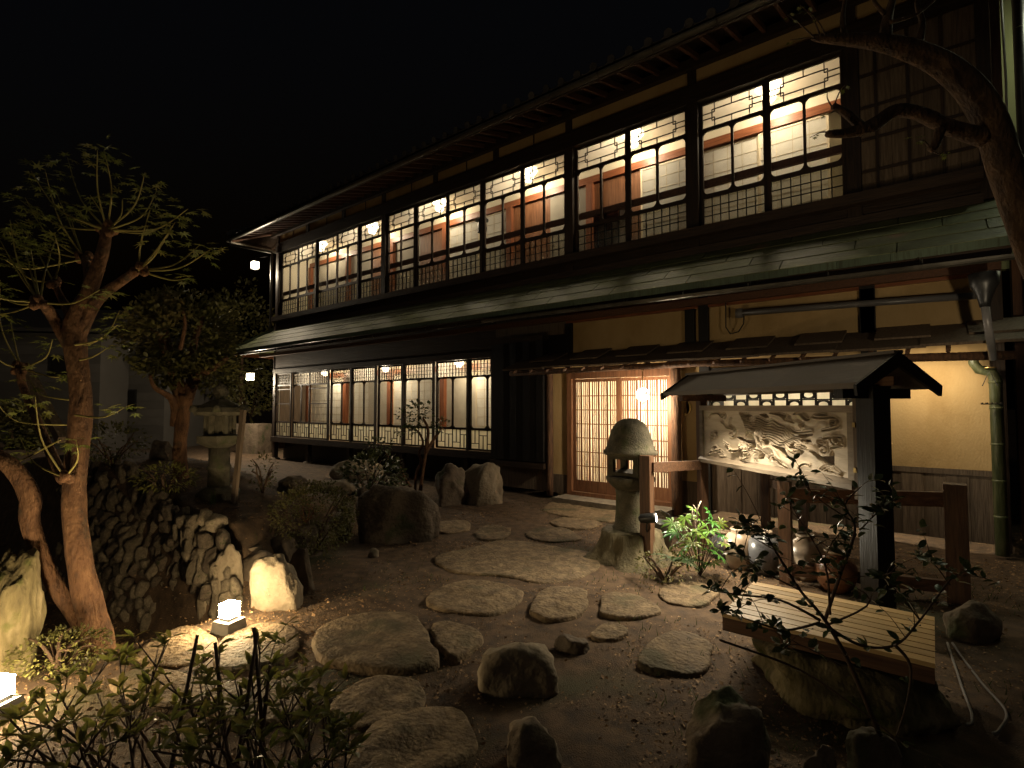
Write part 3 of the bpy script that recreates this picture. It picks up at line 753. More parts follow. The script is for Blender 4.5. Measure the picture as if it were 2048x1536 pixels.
t = thing('alcove_lamp', 'tube lamp behind the tracery window over the carved sign', 'lamp', (-1.55, .45, 2.24))
part(MB().box(-2.2, -.9, .42, .48, 2.24, 2.29), 'tube', M['ceill'], t)
lamp('lamp_light', 'AREA', (-1.55, .45, 2.2), 26, (1, .86, .62), parent=t, size=(1.4, .2))
bpart(MB().box(-2.48, -.66, -.01, .06, 2.14, 2.36), 'plaster_wall', 'ochre')
ww = 1.82 / 9
for i in range(9):
    xa = -2.48 + i * ww
    bpart(MB().box(xa, xa + ww - .004, -.012 - .005 * (i % 2), .03, .12, 1.5), 'wall_board', 'board')
# ochre wall at the right with plank wainscot
bpart(MB().box(-.5, .5, -.01, .08, .9, 2.36), 'plaster_wall', 'ochre')
bpart(MB().box(-.5, .5, -.035, .06, .84, .9), 'dado_rail', 'board')
for i in range(5):
    bpart(MB().box(-.5 + i * .2, -.302 + i * .2, -.022 - .005 * (i % 2), .03, .12, .84), 'wall_board', 'board')
bpart(MB().box(.5, .62, -.06, .1, .05, 3.4), 'post', 'woodZ')
# band between pent roof and copper eave
bpart(MB().box(-4.9, .5, -.01, .07, 2.36, 3.02), 'plaster_wall', 'ochre')
bpart(MB().box(-4.9, .5, -.05, .09, 3.02, 3.4), 'head_beam', 'redX')
for x in (-4.85, -2.75, -.58): bpart(MB().box(x - .07, x + .07, -.06, .09, 2.36, 3.02), 'strut', 'black')
# low pent roof of overlapping planks on log rafters
pent = bpart(MB().tube([(-5.7, -.58, 2.16), (-2.5, -.58, 2.175), (.66, -.58, 2.1)], .045, 10), 'pent_purlin', 'log', True)
for i in range(8):
    x0 = -5.75 + i * .81; dz = .012 * (i % 2) + rnd.uniform(-.004, .004)
    bpart(MB().beam((x0 + .43, .02, 2.5 + dz), (x0 + .43, -.74 - rnd.uniform(0, .03), 2.215 + dz), .86, .028), 'roof_plank', 'board')
for i in range(8):
    x0 = -5.3 + i * .81
    bpart(MB().beam((x0 + .2, .0, 2.535), (x0 + .2, -.5, 2.35), .5, .022), 'roof_plank', 'board')
for i in range(19):
    x = -5.55 + i * .335
    bpart(MB().tube([(x, .0, 2.44), (x + .01, -.4, 2.28), (x, -.7, 2.165)], [.026, .024, .022], 8), 'log_rafter', 'log', True)
# pvc pipe along the wall with elbow and strap
bpart(MB().tube([(-2.05, -.14, 2.87), (-.6, -.14, 2.83), (.5, -.14, 2.79)], .04, 12), 'drain_pipe', 'pvc', True)
bpart(MB().lathe([(.05, -.06), (.055, 0), (.05, .06)], 12, (-2.03, -.14, 2.87)), 'pipe_elbow', 'pvc', True)
bpart(MB().tube([(-2.22, -.1, 3.05), (-2.22, -.11, 2.7), (-2.16, -.12, 2.6), (-2.05, -.12, 2.62), (-1.98, -.13, 2.72), (-1.97, -.14, 2.84)], .009, 6), 'conduit', 'steel')
# bamboo downpipe at the right corner with elbow and ring joints
bpipe = bpart(MB().tube([(.36, -.2, 2.16), (.36, -.2, 2.06), (.4, -.2, 1.99), (.5, -.19, 1.96), (.53, -.19, 1.88), (.53, -.19, .05)], [.045, .045, .05, .055, .056, .056], 14), 'bamboo_downpipe', 'bamboo', True)
for z in (1.85, 1.58, 1.2, .82, .45):
    part(MB().lathe([(.057, -.012), (.062, 0), (.057, .012)], 14, (.53, -.19, z)), 'bamboo_joint', M['bamboo'], bpipe, True)
t = thing('hanging_plaque', 'small black openwork plaque hung by a chain on the bamboo downpipe', 'plaque', (.47, -.28, 1.62))
pl = MB()
for k in range(5): pl.box(.4, .56, -.285, -.275, 1.62 + k * .045, 1.632 + k * .045)
for k in range(5): pl.box(.4 + k * .037, .412 + k * .037, -.2745, -.265, 1.62, 1.812)
part(pl, 'openwork', M['steel'], t)
part(MB().tube([(.42, -.27, 1.81), (.48, -.27, 1.97), (.54, -.27, 1.81)], .005, 5), 'chain', M['steel'], t)
part(MB().lathe([(.0, -.01), (.05, -.005), (.05, .005), (0, .01)], 14, (0, 0, 0)), 'medallion', M['gold'], t, local=True).location = (.02, .0, .38)
t.children[-1].rotation_euler = (R(90), 0, 0)
# crescent wall ornament by the porch
cm = MB(); pts = [(.11 * math.cos(a), .11 * math.sin(a)) for a in np.linspace(-1.9, 1.9, 15)] + [(.045 + .085 * math.cos(a), .085 * math.sin(a)) for a in np.linspace(2.0, -2.0, 15)]
p0 = onY(1368, 815, -.04)
cm.prism_y([(p0.x - z_ * .0 + x_ * .8, p0.z + z_ * 1.05) for x_, z_ in pts], -.05, -.014)
solo(cm, 'crescent_plaque', M['gold'], 'pale crescent-shaped wooden plaque on the ochre wall beside the lattice doors', 'plaque', (p0.x, -.02, p0.z))

# pendant lamp at the porch
def pendant():
    p = Vector((-3.27, -.55, 1.76))
    t = thing('pendant_lamp', 'round glowing glass-chip pendant lamp hanging on a chain before the doors', 'lamp', (p.x, p.y, 2.2))
    part(MB().lathe([(.03, -.02), (.05, 0), (.03, .02)], 10, (p.x, p.y, 2.19)), 'ceiling_rose', M['steel'], t)
    ch = MB()
    for k in range(13):
        z = 2.17 - k * .024
        ch.box(p.x - (.008 if k % 2 else .003), p.x + (.008 if k % 2 else .003), p.y - (.003 if k % 2 else .008), p.y + (.003 if k % 2 else .008), z - .03, z)
    part(ch, 'chain', M['gold'], t)
    sh = MB().lathe([(.02, .1), (.06, .085), (.085, .05), (.095, 0), (.08, -.05), (.05, -.075), (.02, -.085)], 12, p)
    part(sh, 'bulb', M['pendl'], t, True)
    r = random.Random(3)
    for k in range(46):
        u = r.uniform(-1, 1); a = r.uniform(0, 6.28); q = Vector((math.sqrt(1 - u * u) * math.cos(a), math.sqrt(1 - u * u) * math.sin(a), u))
        c = p + Vector((q.x * .1, q.y * .1, q.z * .092)); s = q.cross(Vector((0, 0, 1))).normalized(); v = q.cross(s)
        m = MB(); m._add([c + s * .016, c + v * .018, c - s * .015, c - v * .016], [(0, 1, 2, 3)])
        part(m, 'glass_chip', M['steel'] if k % 3 else M['gold'], t)
    lamp('lamp_light', 'POINT', p + Vector((0, -.0, -.14)), 26, (1, .82, .58), .06, t)
pendant()

# eave lamps at the far corner
def eave_lamp(p, where, pw):
    t = thing('eave_lamp', where, 'lamp', p)
    t.scale = (.8, .8, .8); m = MB().box(-.1, .1, -.1, .1, -.13, .11); part(m, 'shade', M['eavel'], t, local=True)
    part(MB().box(-.115, .115, -.115, .115, .11, .135), 'cap', M['steel'], t, local=True)
    part(MB().box(-.112, .112, -.112, .112, -.15, -.13), 'base', M['steel'], t, local=True)
    part(MB().tube([(0, 0, .13), (.05, 0, .25), (.45, .25, .3)], .012, 6), 'bracket', M['steel'], t, local=True)
    for k, (dx, dy) in enumerate(((.2, -.0), (-.2, 0), (0, -.2), (0, .2))):
        pass
    lamp('lamp_light', 'POINT', Vector(p) + Vector((.0, -.0, -.25)), pw, WARM, .08, t)
eave_lamp((-15.8, -.29, 5.84), 'glowing square lamp under the upper eave corner', 40)
eave_lamp((-16.0, -.27, 2.49), 'glowing square lamp under the copper eave corner', 75)

# annex at the far right: red-brown wall with door, lit pale green wall above
ax = thing('annex_building', 'red-brown boarded annex with a door and pale green upper wall at the inn corner', 'building', (1.6, .6, 0))
for i in range(8):
    part(MB().box(.75 + i * .22, .965 + i * .22, .5 - .004 * (i % 2), .56, .1, 3.3), 'wall_board', M['door'], ax)
part(MB().box(.75, 2.6, .56, .7, .1, 3.3), 'wall', M['board'], ax)
dr = part(MB().box(.95, 1.75, .44, .49, .1, 2.1), 'door', M['red'], ax)
part(MB().lathe([(.025, 0), (.03, .02), (.0, .04)], 10, (0, 0, 0)), 'door_knob', M['gold'], dr, local=True).location = Vector((1.02, .44, 1.05)) - wl(ax)
part(MB().box(.72, 4, 1.2, 1.3, 3.3, 9), 'upper_wall', M['green_wall'], ax)
wf = part(MB().box(1.25, 1.33, 1.14, 1.195, 3.9, 8.4).box(2.5, 2.58, 1.14, 1.195, 3.9, 8.4).box(1.33, 2.5, 1.14, 1.195, 6.5, 6.6), 'window', M['pale'], ax)
part(MB().box(1.33, 2.5, 1.15, 1.16, 3.9, 8.4), 'pane', M['nightwin'], wf)
part(MB().tube([(.86, .2, .1), (.86, .2, 8.6)], .055, 12), 'downpipe', M['steel'], ax, True)
part(MB().tube([(.72, .12, 8), (.715, .12, 6.4), (.73, .12, 5.2), (.72, .12, 4.2)], .012, 6), 'cable', M['cable'], ax)
part(MB().box(.62, .7, .1, .2, 3.4, 8.4), 'corner_post', M['fence'], ax)
lamp('window_light', 'POINT', (1.6, .3, 6.6), 12, (.95, 1, .7), .15, ax)
fl = thing('added_tree_spotlight', 'added unseen black spotlight on the gnarled maple, an assumed source brightening the inn front', 'spotlight', (.8, -2.62, 1.95))  # unseen spotlight added to light the upper wall; fixture and mounting assumed
part(MB().tube([(.78, -2.68, 1.93), (.76, -2.69, 1.95), (.68, -2.62, 2.05)], [.04, .055, .06], 14), 'housing', M['steel'], fl, True)
part(MB().tube([(.78, -2.66, 1.93), (.84, -2.6, 1.9)], .015, 8), 'strap', M['steel'], fl, True)
fo = lamp('lamp_light', 'SPOT', (.63, -2.58, 2.1), 10, (1, .8, .52), .03, fl, spot=R(92), blend=.5); aim(fo, (.63, -2.58, 2.1), (-1.2, 0, 3.5))

# ================================================================== CARVED SIGN
SL, SR = Vector((-2.05, -1.6, 0)), Vector((-.44, -2.91, 0))
SA = math.atan2(SR.y - SL.y, SR.x - SL.x); SLEN = (SR - SL).length; SMID = (SL + SR) / 2
sign = thing('carved_sign', 'roofed sign with a pale openwork dragon carving lit by an assumed hidden strip lamp', 'sign', (SMID.x, SMID.y, 0), SA)
def spart(mb, name, m, parent=None, smooth=False): return part(mb, name, M[m], parent or sign, smooth, True)
HL = SLEN / 2
spart(MB().box(-HL - .1, -HL - .01, -.03, .06, -.1, 1.74), 'post', 'fence')
spart(MB().box(HL + .04, HL + .19, -.06, .09, -.1, 1.74), 'post', 'black')
spart(MB().box(HL + .0, HL + .035, -.05, .0, .9, 1.66), 'side_batten', 'board')
for z in (1.44, 1.1): spart(MB().box(HL + .005, HL + .03, -.062, -.0505, z, z + .035), 'fitting', 'gold')
spart(MB().box(-HL - .1, HL + .3, .0, .06, 1.745, 1.81), 'tie_beam', 'fenceX')
spart(MB().box(HL + .07, HL + .15, -.28, .32, 1.655, 1.725), 'bracket_beam', 'black')
spart(MB().box(-HL - .08, -HL - .0, -.26, .3, 1.655, 1.725), 'bracket_beam', 'fenceX')
# little gable roof
X0, X1 = -HL - .34, HL + .3
for s, nm in ((-1, 'roof_slope'), (1, 'roof_slope')):
    for k in range(3):
        xa = X0 + (X1 - X0) * k / 3; xb = X0 + (X1 - X0) * (k + 1) / 3 - .002
        spart(MB().prism_x([(.03, 1.95 + .002 * k), (.03 + s * .33, 1.735 + .002 * k), (.03 + s * .33, 1.755 + .002 * k), (.03, 1.97 + .002 * k)], xa, xb), nm, 'sroof')
    spart(MB().prism_x([(.03 + s * .331, 1.722), (.03 + s * .345, 1.722), (.03 + s * .345, 1.765), (.03 + s * .331, 1.765)], X0, X1), 'eave_trim', 'sroof')
    for xe in (X0 - .025, X1):
        spart(MB().prism_x([(.03, 1.88), (.03 + s * .36, 1.67), (.03 + s * .37, 1.745), (.03, 1.985)], xe, xe + .025), 'barge_board', 'black')
spart(MB().box(X0 - .02, X1 + .02, -.01, .07, 1.972, 1.995), 'ridge_cap', 'sroof')
spart(MB().box(HL + .1, HL + .12, -.12, .18, 1.73, 1.83), 'gable_panel', 'fence')
# frame and carving
FZ0, FZ1 = .98, 1.605; fw = .055
spart(MB().box(-HL, HL, -.05, .01, FZ1 - fw, FZ1), 'frame_rail', 'frame')
spart(MB().prism_x([(-.075, FZ0 - .01), (.01, FZ0 - .01), (.01, FZ0 + fw), (-.03, FZ0 + fw + .01), (-.075, FZ0 + .025)], -HL, HL), 'frame_rail', 'frame')
spart(MB().box(-HL, -HL + fw, -.05, .01, FZ0 + fw, FZ1 - fw), 'frame_stile', 'frame')
spart(MB().box(HL - fw, HL, -.05, .01, FZ0 + fw, FZ1 - fw), 'frame_stile', 'frame')
def carving():
    # outlines in the pixels of an enlarged crop, mapped to the panel by its four corners
    src = np.array([(160, 180), (1710, 185), (1710, 920), (160, 660)], float)
    Wp, Hp = SLEN - 2 * fw, FZ1 - FZ0 - 2 * fw
    dst = np.array([(0, Hp), (Wp, Hp), (Wp, 0), (0, 0)], float)
    A = []; bb = []
    for (x, y), (u, v) in zip(src, dst):
        A.append([x, y, 1, 0, 0, 0, -u * x, -u * y]); bb.append(u); A.append([0, 0, 0, x, y, 1, -v * x, -v * y]); bb.append(v)
    h = np.append(np.linalg.solve(np.array(A), np.array(bb)), 1).reshape(3, 3)
    def mp(pts):
        p = np.array([(x, y, 1) for x, y in pts]) @ h.T; return p[:, :2] / p[:, 2:]
    NU, NV = 560, 160
    U, V = np.meshgrid(np.linspace(0, Wp, NU), np.linspace(0, Hp, NV)); P = np.stack([U.ravel(), V.ravel()], 1)
    def dist(pl):
        d = np.full(len(P), 9.)
        for a, b in zip(pl, pl[1:]):
            ab = b - a; t = np.clip(((P - a) @ ab) / (ab @ ab + 1e-12), 0, 1); d = np.minimum(d, np.hypot(*(P - a - t[:, None] * ab).T))
        return d
    H = .003 * np.sin(P[:, 0] * 7 + 1.3 * np.sin(P[:, 1] * 9)) * np.cos(P[:, 1] * 11 + P[:, 0] * 3)
    def sm(pts, n=5):
        p = mp(pts); out = []
        for i in range(len(p) - 1):
            p0, p1, p2, p3 = p[max(i - 1, 0)], p[i], p[i + 1], p[min(i + 2, len(p) - 1)]
            for k in range(n):
                t = k / n; out.append(.5 * (2 * p1 + (p2 - p0) * t + (2 * p0 - 5 * p1 + 4 * p2 - p3) * t * t + (3 * p1 - p0 - 3 * p2 + p3) * t ** 3))
        out.append(p[-1]); return np.array(out)
    def groove(pts, wd=.006, dep=.022):
        wd *= .85; dep *= 1.5
        nonlocal H
        d = dist(sm(pts)); H = H - dep * np.exp(-(d / wd) ** 2) + .35 * dep * np.exp(-((d - 2.2 * wd) / (1.3 * wd)) ** 2)
    def ridge(pts, wd=.03, ht=.03):
        nonlocal H
        d = dist(sm(pts)); H = np.maximum(H, H * .3 + ht * .6 * np.cos(np.clip(d / (wd * 1.5), 0, 1) * math.pi / 2) ** 2)
    def spiral(x, y, r, turns=1.6, sgn=1, a0=0):
        pts = [(x + r * (1 - k / 22) * math.cos(a0 + sgn * k / 22 * turns * 6.28), y + r * .9 * (1 - k / 22) * math.sin(a0 + sgn * k / 22 * turns * 6.28)) for k in range(21)]
        groove(pts, .006, .024)
    # body and tail volumes
    ridge([(870, 230), (960, 260), (1050, 310), (1100, 270), (1150, 215), (1210, 225), (1250, 280), (1300, 300), (1370, 250), (1440, 235)], .035, .04)
    ridge([(1140, 290), (1190, 330), (1260, 370), (1340, 370), (1400, 310), (1450, 320)], .03, .035)
    ridge([(790, 580), (880, 560), (930, 620), (1000, 700), (1060, 740)], .035, .035)
    ridge([(1050, 600), (1150, 560), (1230, 560), (1300, 600)], .04, .035)
    ridge([(1330, 480), (1420, 440), (1500, 420)], .06, .04); ridge([(540, 560), (600, 600), (600, 680)], .045, .05)
    ridge([(640, 380), (690, 440), (720, 540), (700, 640)], .025, .035)
    # flowing mane
    up = [(560, 230), (640, 290), (700, 262), (760, 262), (820, 300), (890, 285), (960, 310), (1020, 345), (1070, 395), (1120, 435), (1180, 470), (1240, 505)]
    lo = [(600, 450), (650, 400), (700, 390), (740, 430), (780, 480), (840, 480), (890, 520), (950, 535), (1010, 550), (1050, 585), (1090, 610), (1120, 640)]
    for k in range(8):
        t = k / 7; groove([(a + (c - a) * t + 8 * math.sin(i * 1.9 + k * .5), b + (d - b) * t + 9 * math.sin(i * 2.3 + k * .7)) for i, ((a, b), (c, d)) in enumerate(zip(up, lo))], .0055, .024)
    for k in range(5):
        groove([(535 + 22 * k, 200 + 6 * k), (560 + 20 * k, 250 + 10 * k), (610 + 16 * k, 290 + 8 * k), (650 + 12 * k, 330 + 6 * k)], .0055, .022)
        groove([(610 + 10 * k, 380 + 16 * k), (640 + 12 * k, 350 + 16 * k), (690 + 10 * k, 365 + 18 * k), (720 + 9 * k, 430 + 16 * k), (735 + 8 * k, 520 + 10 * k)], .0055, .02)
        groove([(860 + 40 * k, 200 + 4 * k), (930 + 32 * k, 208 + 8 * k), (985 + 26 * k, 235 + 10 * k), (1030 + 24 * k, 275 + 8 * k)], .005, .018)
        groove([(1150 + 30 * k, 560 + 8 * k), (1200 + 24 * k, 540 + 14 * k), (1260 + 16 * k, 560 + 12 * k), (1310 + 10 * k, 600 + 8 * k)], .005, .018)
        groove([(780 + 12 * k, 600 + 12 * k), (840 + 8 * k, 575 + 12 * k), (890 + 8 * k, 600 + 16 * k), (930 + 10 * k, 660 + 14 * k)], .005, .018)
        groove([(360 + 14 * k, 500 + 10 * k), (390 + 12 * k, 560 + 8 * k), (440 + 10 * k, 600 + 4 * k), (500 + 8 * k, 600)], .005, .02)
        groove([(200 + 20 * k, 640 - 6 * k), (240 + 20 * k, 610 - 4 * k), (290 + 16 * k, 620), (330 + 12 * k, 655)], .005, .016)
        groove([(1380 + 30 * k, 800 + 8 * k), (1440 + 20 * k, 760 + 20 * k), (1520 + 10 * k, 780 + 18 * k), (1600, 840 + 10 * k)], .006, .014)
    for g in ([(1345, 240), (1420, 250), (1500, 240), (1560, 250), (1600, 285), (1570, 320)], [(1440, 385), (1520, 370), (1600, 345)], [(1510, 575), (1580, 560), (1640, 545)],
              [(1460, 470), (1540, 455), (1620, 460), (1640, 500), (1600, 540)], [(340, 295), (380, 330), (400, 360), (470, 380), (490, 410)], [(215, 250), (250, 215), (310, 210), (350, 235)],
              [(235, 430), (260, 460), (230, 480)], [(890, 680), (930, 720), (980, 760), (1030, 790)], [(1150, 790), (1200, 750), (1260, 760)], [(440, 270), (430, 330), (470, 370)],
              [(1130, 205), (1190, 200), (1235, 240), (1275, 270), (1315, 240), (1350, 205), (1400, 205), (1450, 215)], [(1060, 350), (1110, 400), (1160, 410), (1230, 400), (1320, 390)]):
        groove(g, .0065, .026)
    for s in ((1545, 290, 50, 1.4, 1, 1), (1565, 490, 55, 1.5, 1, 2), (1410, 520, 45, 1.6, -1, 0), (290, 430, 36, 1.4, 1, 2), (268, 585, 36, 1.5, -1, 1), (450, 430, 34, 1.4, 1, 0),
              (885, 685, 48, 1.5, 1, 3), (360, 240, 34, 1.4, -1, 1), (1420, 600, 60, 1.2, 1, 4), (1220, 330, 34, 1.3, 1, 2), (700, 620, 40, 1.2, -1, 0)):
        spiral(*s)
    r = random.Random(11)
    for k in range(26):   # teeth, brow and whiskers of the head
        x, y = r.uniform(530, 680), r.uniform(490, 720); a = r.uniform(0, 6.28)
        groove([(x, y), (x + 18 * math.cos(a), y + 18 * math.sin(a)), (x + 34 * math.cos(a + .7), y + 34 * math.sin(a + .7))], .004, .02)
    holes = [[(790, 505), (830, 485), (835, 540), (795, 545)], [(880, 550), (930, 560), (1000, 585), (1030, 640), (1060, 685), (1115, 700), (1070, 708), (1000, 665), (945, 600)],
             [(1080, 545), (1115, 520), (1150, 560), (1200, 605), (1165, 640), (1120, 590), (1090, 575)],
             [(1315, 630), (1345, 622), (1400, 665), (1470, 660), (1500, 595), (1522, 640), (1522, 745), (1480, 757), (1420, 735), (1365, 690)],
             [(575, 222), (630, 212), (660, 235), (610, 245)], [(740, 215), (800, 203), (835, 242), (800, 252)], [(505, 462), (560, 465), (600, 490), (685, 490), (690, 522), (620, 522), (540, 495)],
             [(645, 520), (692, 520), (690, 600), (662, 640), (645, 580)], [(718, 685), (745, 605), (782, 650), (772, 690)], [(385, 555), (440, 600), (462, 592), (440, 625), (388, 592)],
             [(1165, 430), (1310, 418), (1310, 440), (1230, 455), (1200, 470)], [(1200, 487), (1290, 480), (1320, 540), (1290, 512), (1230, 512)], [(985, 225), (1015, 215), (1012, 250)],
             [(868, 668), (905, 672), (890, 705)], [(1530, 270), (1560, 275), (1550, 305), (1520, 300)], [(1555, 470), (1590, 475), (1580, 515), (1550, 510)], [(275, 415), (300, 420), (292, 448)], [(252, 575), (285, 570), (270, 605)]]
    for hp in holes:
        q = mp(hp); q = q.mean(0) + (q - q.mean(0)) * 1.18; ins = np.zeros(len(P), bool); n = len(q)
        for i in range(n):
            a, b = q[i], q[(i + 1) % n]
            c = ((a[1] > P[:, 1]) != (b[1] > P[:, 1])) & (P[:, 0] < (b[0] - a[0]) * (P[:, 1] - a[1]) / (b[1] - a[1] + 1e-12) + a[0]); ins ^= c
        H[ins] = -.06
    edge = np.minimum.reduce([P[:, 0], Wp - P[:, 0], P[:, 1], Hp - P[:, 1]]); H = np.where(H > -.05, H * np.clip(edge / .03, 0, 1), H)
    m = MB(); m.v = [(-HL + fw + p[0], -.025 - hh, FZ0 + fw + p[1]) for p, hh in zip(P, H)]
    Hg = H.reshape(NV, NU)
    m.f = [(j * NU + i, j * NU + i + 1, (j + 1) * NU + i + 1, (j + 1) * NU + i) for j in range(NV - 1) for i in range(NU - 1)
           if max(Hg[j, i], Hg[j, i + 1], Hg[j + 1, i], Hg[j + 1, i + 1]) > -.05]
    ms = bpy.data.meshes.new('dragon_carving'); ms.from_pydata(m.v, [], m.f); ms.materials.append(M['carve']); ms.shade_smooth(); ms.update()
    put('dragon_carving', ms, sign)
carving()
# assumed strip lamp under the eave, unseen source of the light on the carving
sl_ = spart(MB().box(-.85, .95, -.29, -.26, 1.73, 1.748), 'assumed_strip_lamp', 'steel')
sa = lamp('lamp_light', 'AREA', (0, 0, 0), 13, (1, .84, .6), size=(1.2, .03)); sa.parent = sign; sa.data.spread = R(112); sa.location = (-.02, -.285, 1.722); sa.rotation_euler = (R(-22), 0, 0)

# ================================================================== LOW FENCE
def fence_bay(name, label, posts, rails):
    b = Vector(posts[0][:3]); t = thing(name, label, 'fence', b)
    for x, y, z, top, wd in posts:
        part(MB().box(x - wd / 2, x + wd / 2, y - wd / 2, y + wd / 2, z - .15, top), 'post', M['fence'], t)
    for p, q, hh in rails: part(MB().beam(p, q, .05, hh), 'rail', M['fenceX'], t)
    return t
A_ = dp(1293, 911, 5.35)
fence_bay('low_fence', 'brown timber fence post and rail beside the dome-capped stone lantern', [(A_.x, A_.y, 0, A_.z, .11)],
          [((A_.x + .055, A_.y, .98), (SL.x - .03, SL.y - .05, .93), .1)])
fence_bay('low_fence', 'brown timber fence with two posts behind the bench', [(-1.06, -2.4, 0, .92, .1), (.13, -2.0, 0, .96, .15), (-.42, -2.2, 0, .82, .09)],
          [((-1.02, -2.4, .8), (.06, -2.03, .83), .12), ((-1.02, -2.4, .14), (.06, -2.03, .12), .1)])
p1 = dp(1530, 945, 6.2)
fence_bay('low_fence', 'short brown timber fence bay under the carved sign', [(p1.x, p1.y, 0, .86, .09), (p1.x + .45, p1.y - .35, 0, .8, .08)],
          [((p1.x + .04, p1.y, .7), (p1.x + .45, p1.y - .35, .68), .09)])

# ================================================================== STONE LANTERNS
def dome_lantern():
    c = dp(1262, 1062, 5.62); base = Vector((c.x, c.y, .27))
    t = thing('stone_lantern', 'dome-capped stone lantern on an old tree stump', 'lantern', base)
    def lp(prof, name, n=28): return part(MB().lathe(prof, n, base), name, M['stone2'], t, True)
    lp([(.2, -.03), (.2, .03), (.175, .06), (.16, .2), (.155, .38), (.165, .44)], 'shaft')
    lp([(.16, .44), (.2, .47), (.255, .53), (.26, .57), (.24, .585), (.1, .586)], 'platform')
    fb = MB(); s = .145
    for a, b in ((-1, -1), (1, -1), (1, 1), (-1, 1)):
        fb.box(base.x + a * s - .032, base.x + a * s + .032, base.y + b * s - .032, base.y + b * s + .032, base.z + .586, base.z + .8)
    fb.box(base.x - .18, base.x + .18, base.y - .18, base.y + .18, base.z + .588, base.z + .63); fb.box(base.x - .176, base.x + .176, base.y - .176, base.y + .176, base.z + .765, base.z + .802)
    part(fb, 'fire_box', M['stone2'], t)
    lp([(.1, .8), (.25, .8), (.285, .815), (.29, .845), (.262, .868), (.24, .93), (.222, 1.0), (.195, 1.08), (.145, 1.15), (.08, 1.19), (0.001, 1.2)], 'cap', 36)
    # stump
    b0 = Vector((c.x + .02, c.y - .05, 0)); st = thing('tree_stump', 'broad weathered tree stump with flaring roots under the lantern', 'stump', b0)
    vs = []; n = 40; m = MB(); prof = [(.52, -.12), (.47, .0), (.39, .06), (.335, .14), (.31, .22), (.3, .285), (.27, .3), (.1, .298), (.001, .3)]
    for r, z in prof:
        for k in range(n):
            a = 2 * math.pi * k / n
            rr = r * (1 + (.16 * math.sin(a * 5 + 1) * max(0, 1 - z / .2) + .07 * math.sin(a * 13)) * (r > .2) + .08 * noise.noise(Vector((math.cos(a) * 2, math.sin(a) * 2, z * 4))))
            vs.append((rr * math.cos(a), rr * math.sin(a), z))
    fs = [(i * n + k, i * n + (k + 1) % n, (i + 1) * n + (k + 1) % n, (i + 1) * n + k) for i in range(len(prof) - 1) for k in range(n)]
    m._add(vs, fs); part(m, 'trunk_base', M['stump'], st, True, True)
dome_lantern()
def tall_lantern():
    c = gp(437, 990); base = Vector((c.x, c.y, c.z - .02)); d = depth_of(c); H = 215 * d / FPX; k = H / 2.0
    t = thing('stone_lantern', 'tall stone lantern with hexagonal roof and onion finial on the terrace', 'lantern', base)
    def lp(prof, name, n=28, sm=True): return part(MB().lathe([(r * k, z * k) for r, z in prof], n, base), name, M['stone2'], t, sm)
    lp([(.4, -.1), (.4, .1), (.3, .17), (.22, .2)], 'base', 6, False)
    lp([(.19, .2), (.18, .5), (.205, .53), (.205, .57), (.18, .6), (.18, .92)], 'shaft')
    lp([(.2, .92), (.4, 1.02), (.4, 1.14), (.25, 1.16)], 'platform', 6, False)
    fb = MB()
    for q in range(6):
        a = math.pi / 3 * q; x, y = base.x + .22 * k * math.cos(a), base.y + .22 * k * math.sin(a)
        fb.lathe([(.055 * k, 1.16 * k), (.055 * k, 1.52 * k)], 6, (x, y, base.z))
    fb.lathe([(.2 * k, 1.16 * k), (.2 * k, 1.2 * k)], 6, base)
    part(fb, 'fire_box', M['stone2'], t)
    lp([(.235, 1.18), (.235, 1.5)], 'core', 6, False)
    lp([(.2, 1.5), (.44, 1.52), (.48, 1.58), (.42, 1.66), (.28, 1.74), (.14, 1.81), (.09, 1.82)], 'cap', 6, False)
    for q in range(6):
        a = math.pi / 3 * (q + .5); part(MB().lathe([(.06 * k, 0), (.075 * k, .05 * k), (.05 * k, .12 * k), (0.001, .13 * k)], 10, base + Vector((.46 * k * math.cos(a), .46 * k * math.sin(a), 1.58 * k))), 'scroll', M['stone2'], t, True)
    lp([(.09, 1.78), (.12, 1.81), (.08, 1.84), (.13, 1.92), (.135, 1.98), (.1, 2.05), (.04, 2.1), (.001, 2.14)], 'finial')
tall_lantern()

# ================================================================== BENCH on its stone
def bench():
    x0, x1, y0, y1, zt = -1.0, -.02, -4.44, -3.72, .38
    t = thing('slatted_bench', 'low pale timber bench with parallel slats resting on a rough stone block', 'bench', (-.5, -4.08, .28))
    n = 9; wd = (y1 - y0) / n
    for i in range(n):
        ya = y0 + i * wd; part(MB().box(x0, x1, ya, ya + wd - .011, zt - .022, zt), 'slat', M['bench'], t)
    part(MB().box(x0 + .002, x1 - .002, y0 + .004, y0 + .03, zt - .1, zt - .0225), 'apron', M['fenceX'], t)
    part(MB().box(x0 + .002, x1 - .002, y1 - .04, y1 - .014, zt - .1, zt - .0225), 'apron', M['fenceX'], t)
    part(MB().box(x0 + .005, x0 + .035, y0 + .031, y1 - .041, zt - .1, zt - .0225), 'apron', M['fence'], t)
    part(MB().box(x1 - .035, x1 - .005, y0 + .031, y1 - .041, zt - .1, zt - .0225), 'apron', M['fence'], t)
    part(MB().box(-.53, -.49, y0 + .031, y1 - .041, zt - .08, zt - .0225), 'crosspiece', M['fence'], t)
bench()

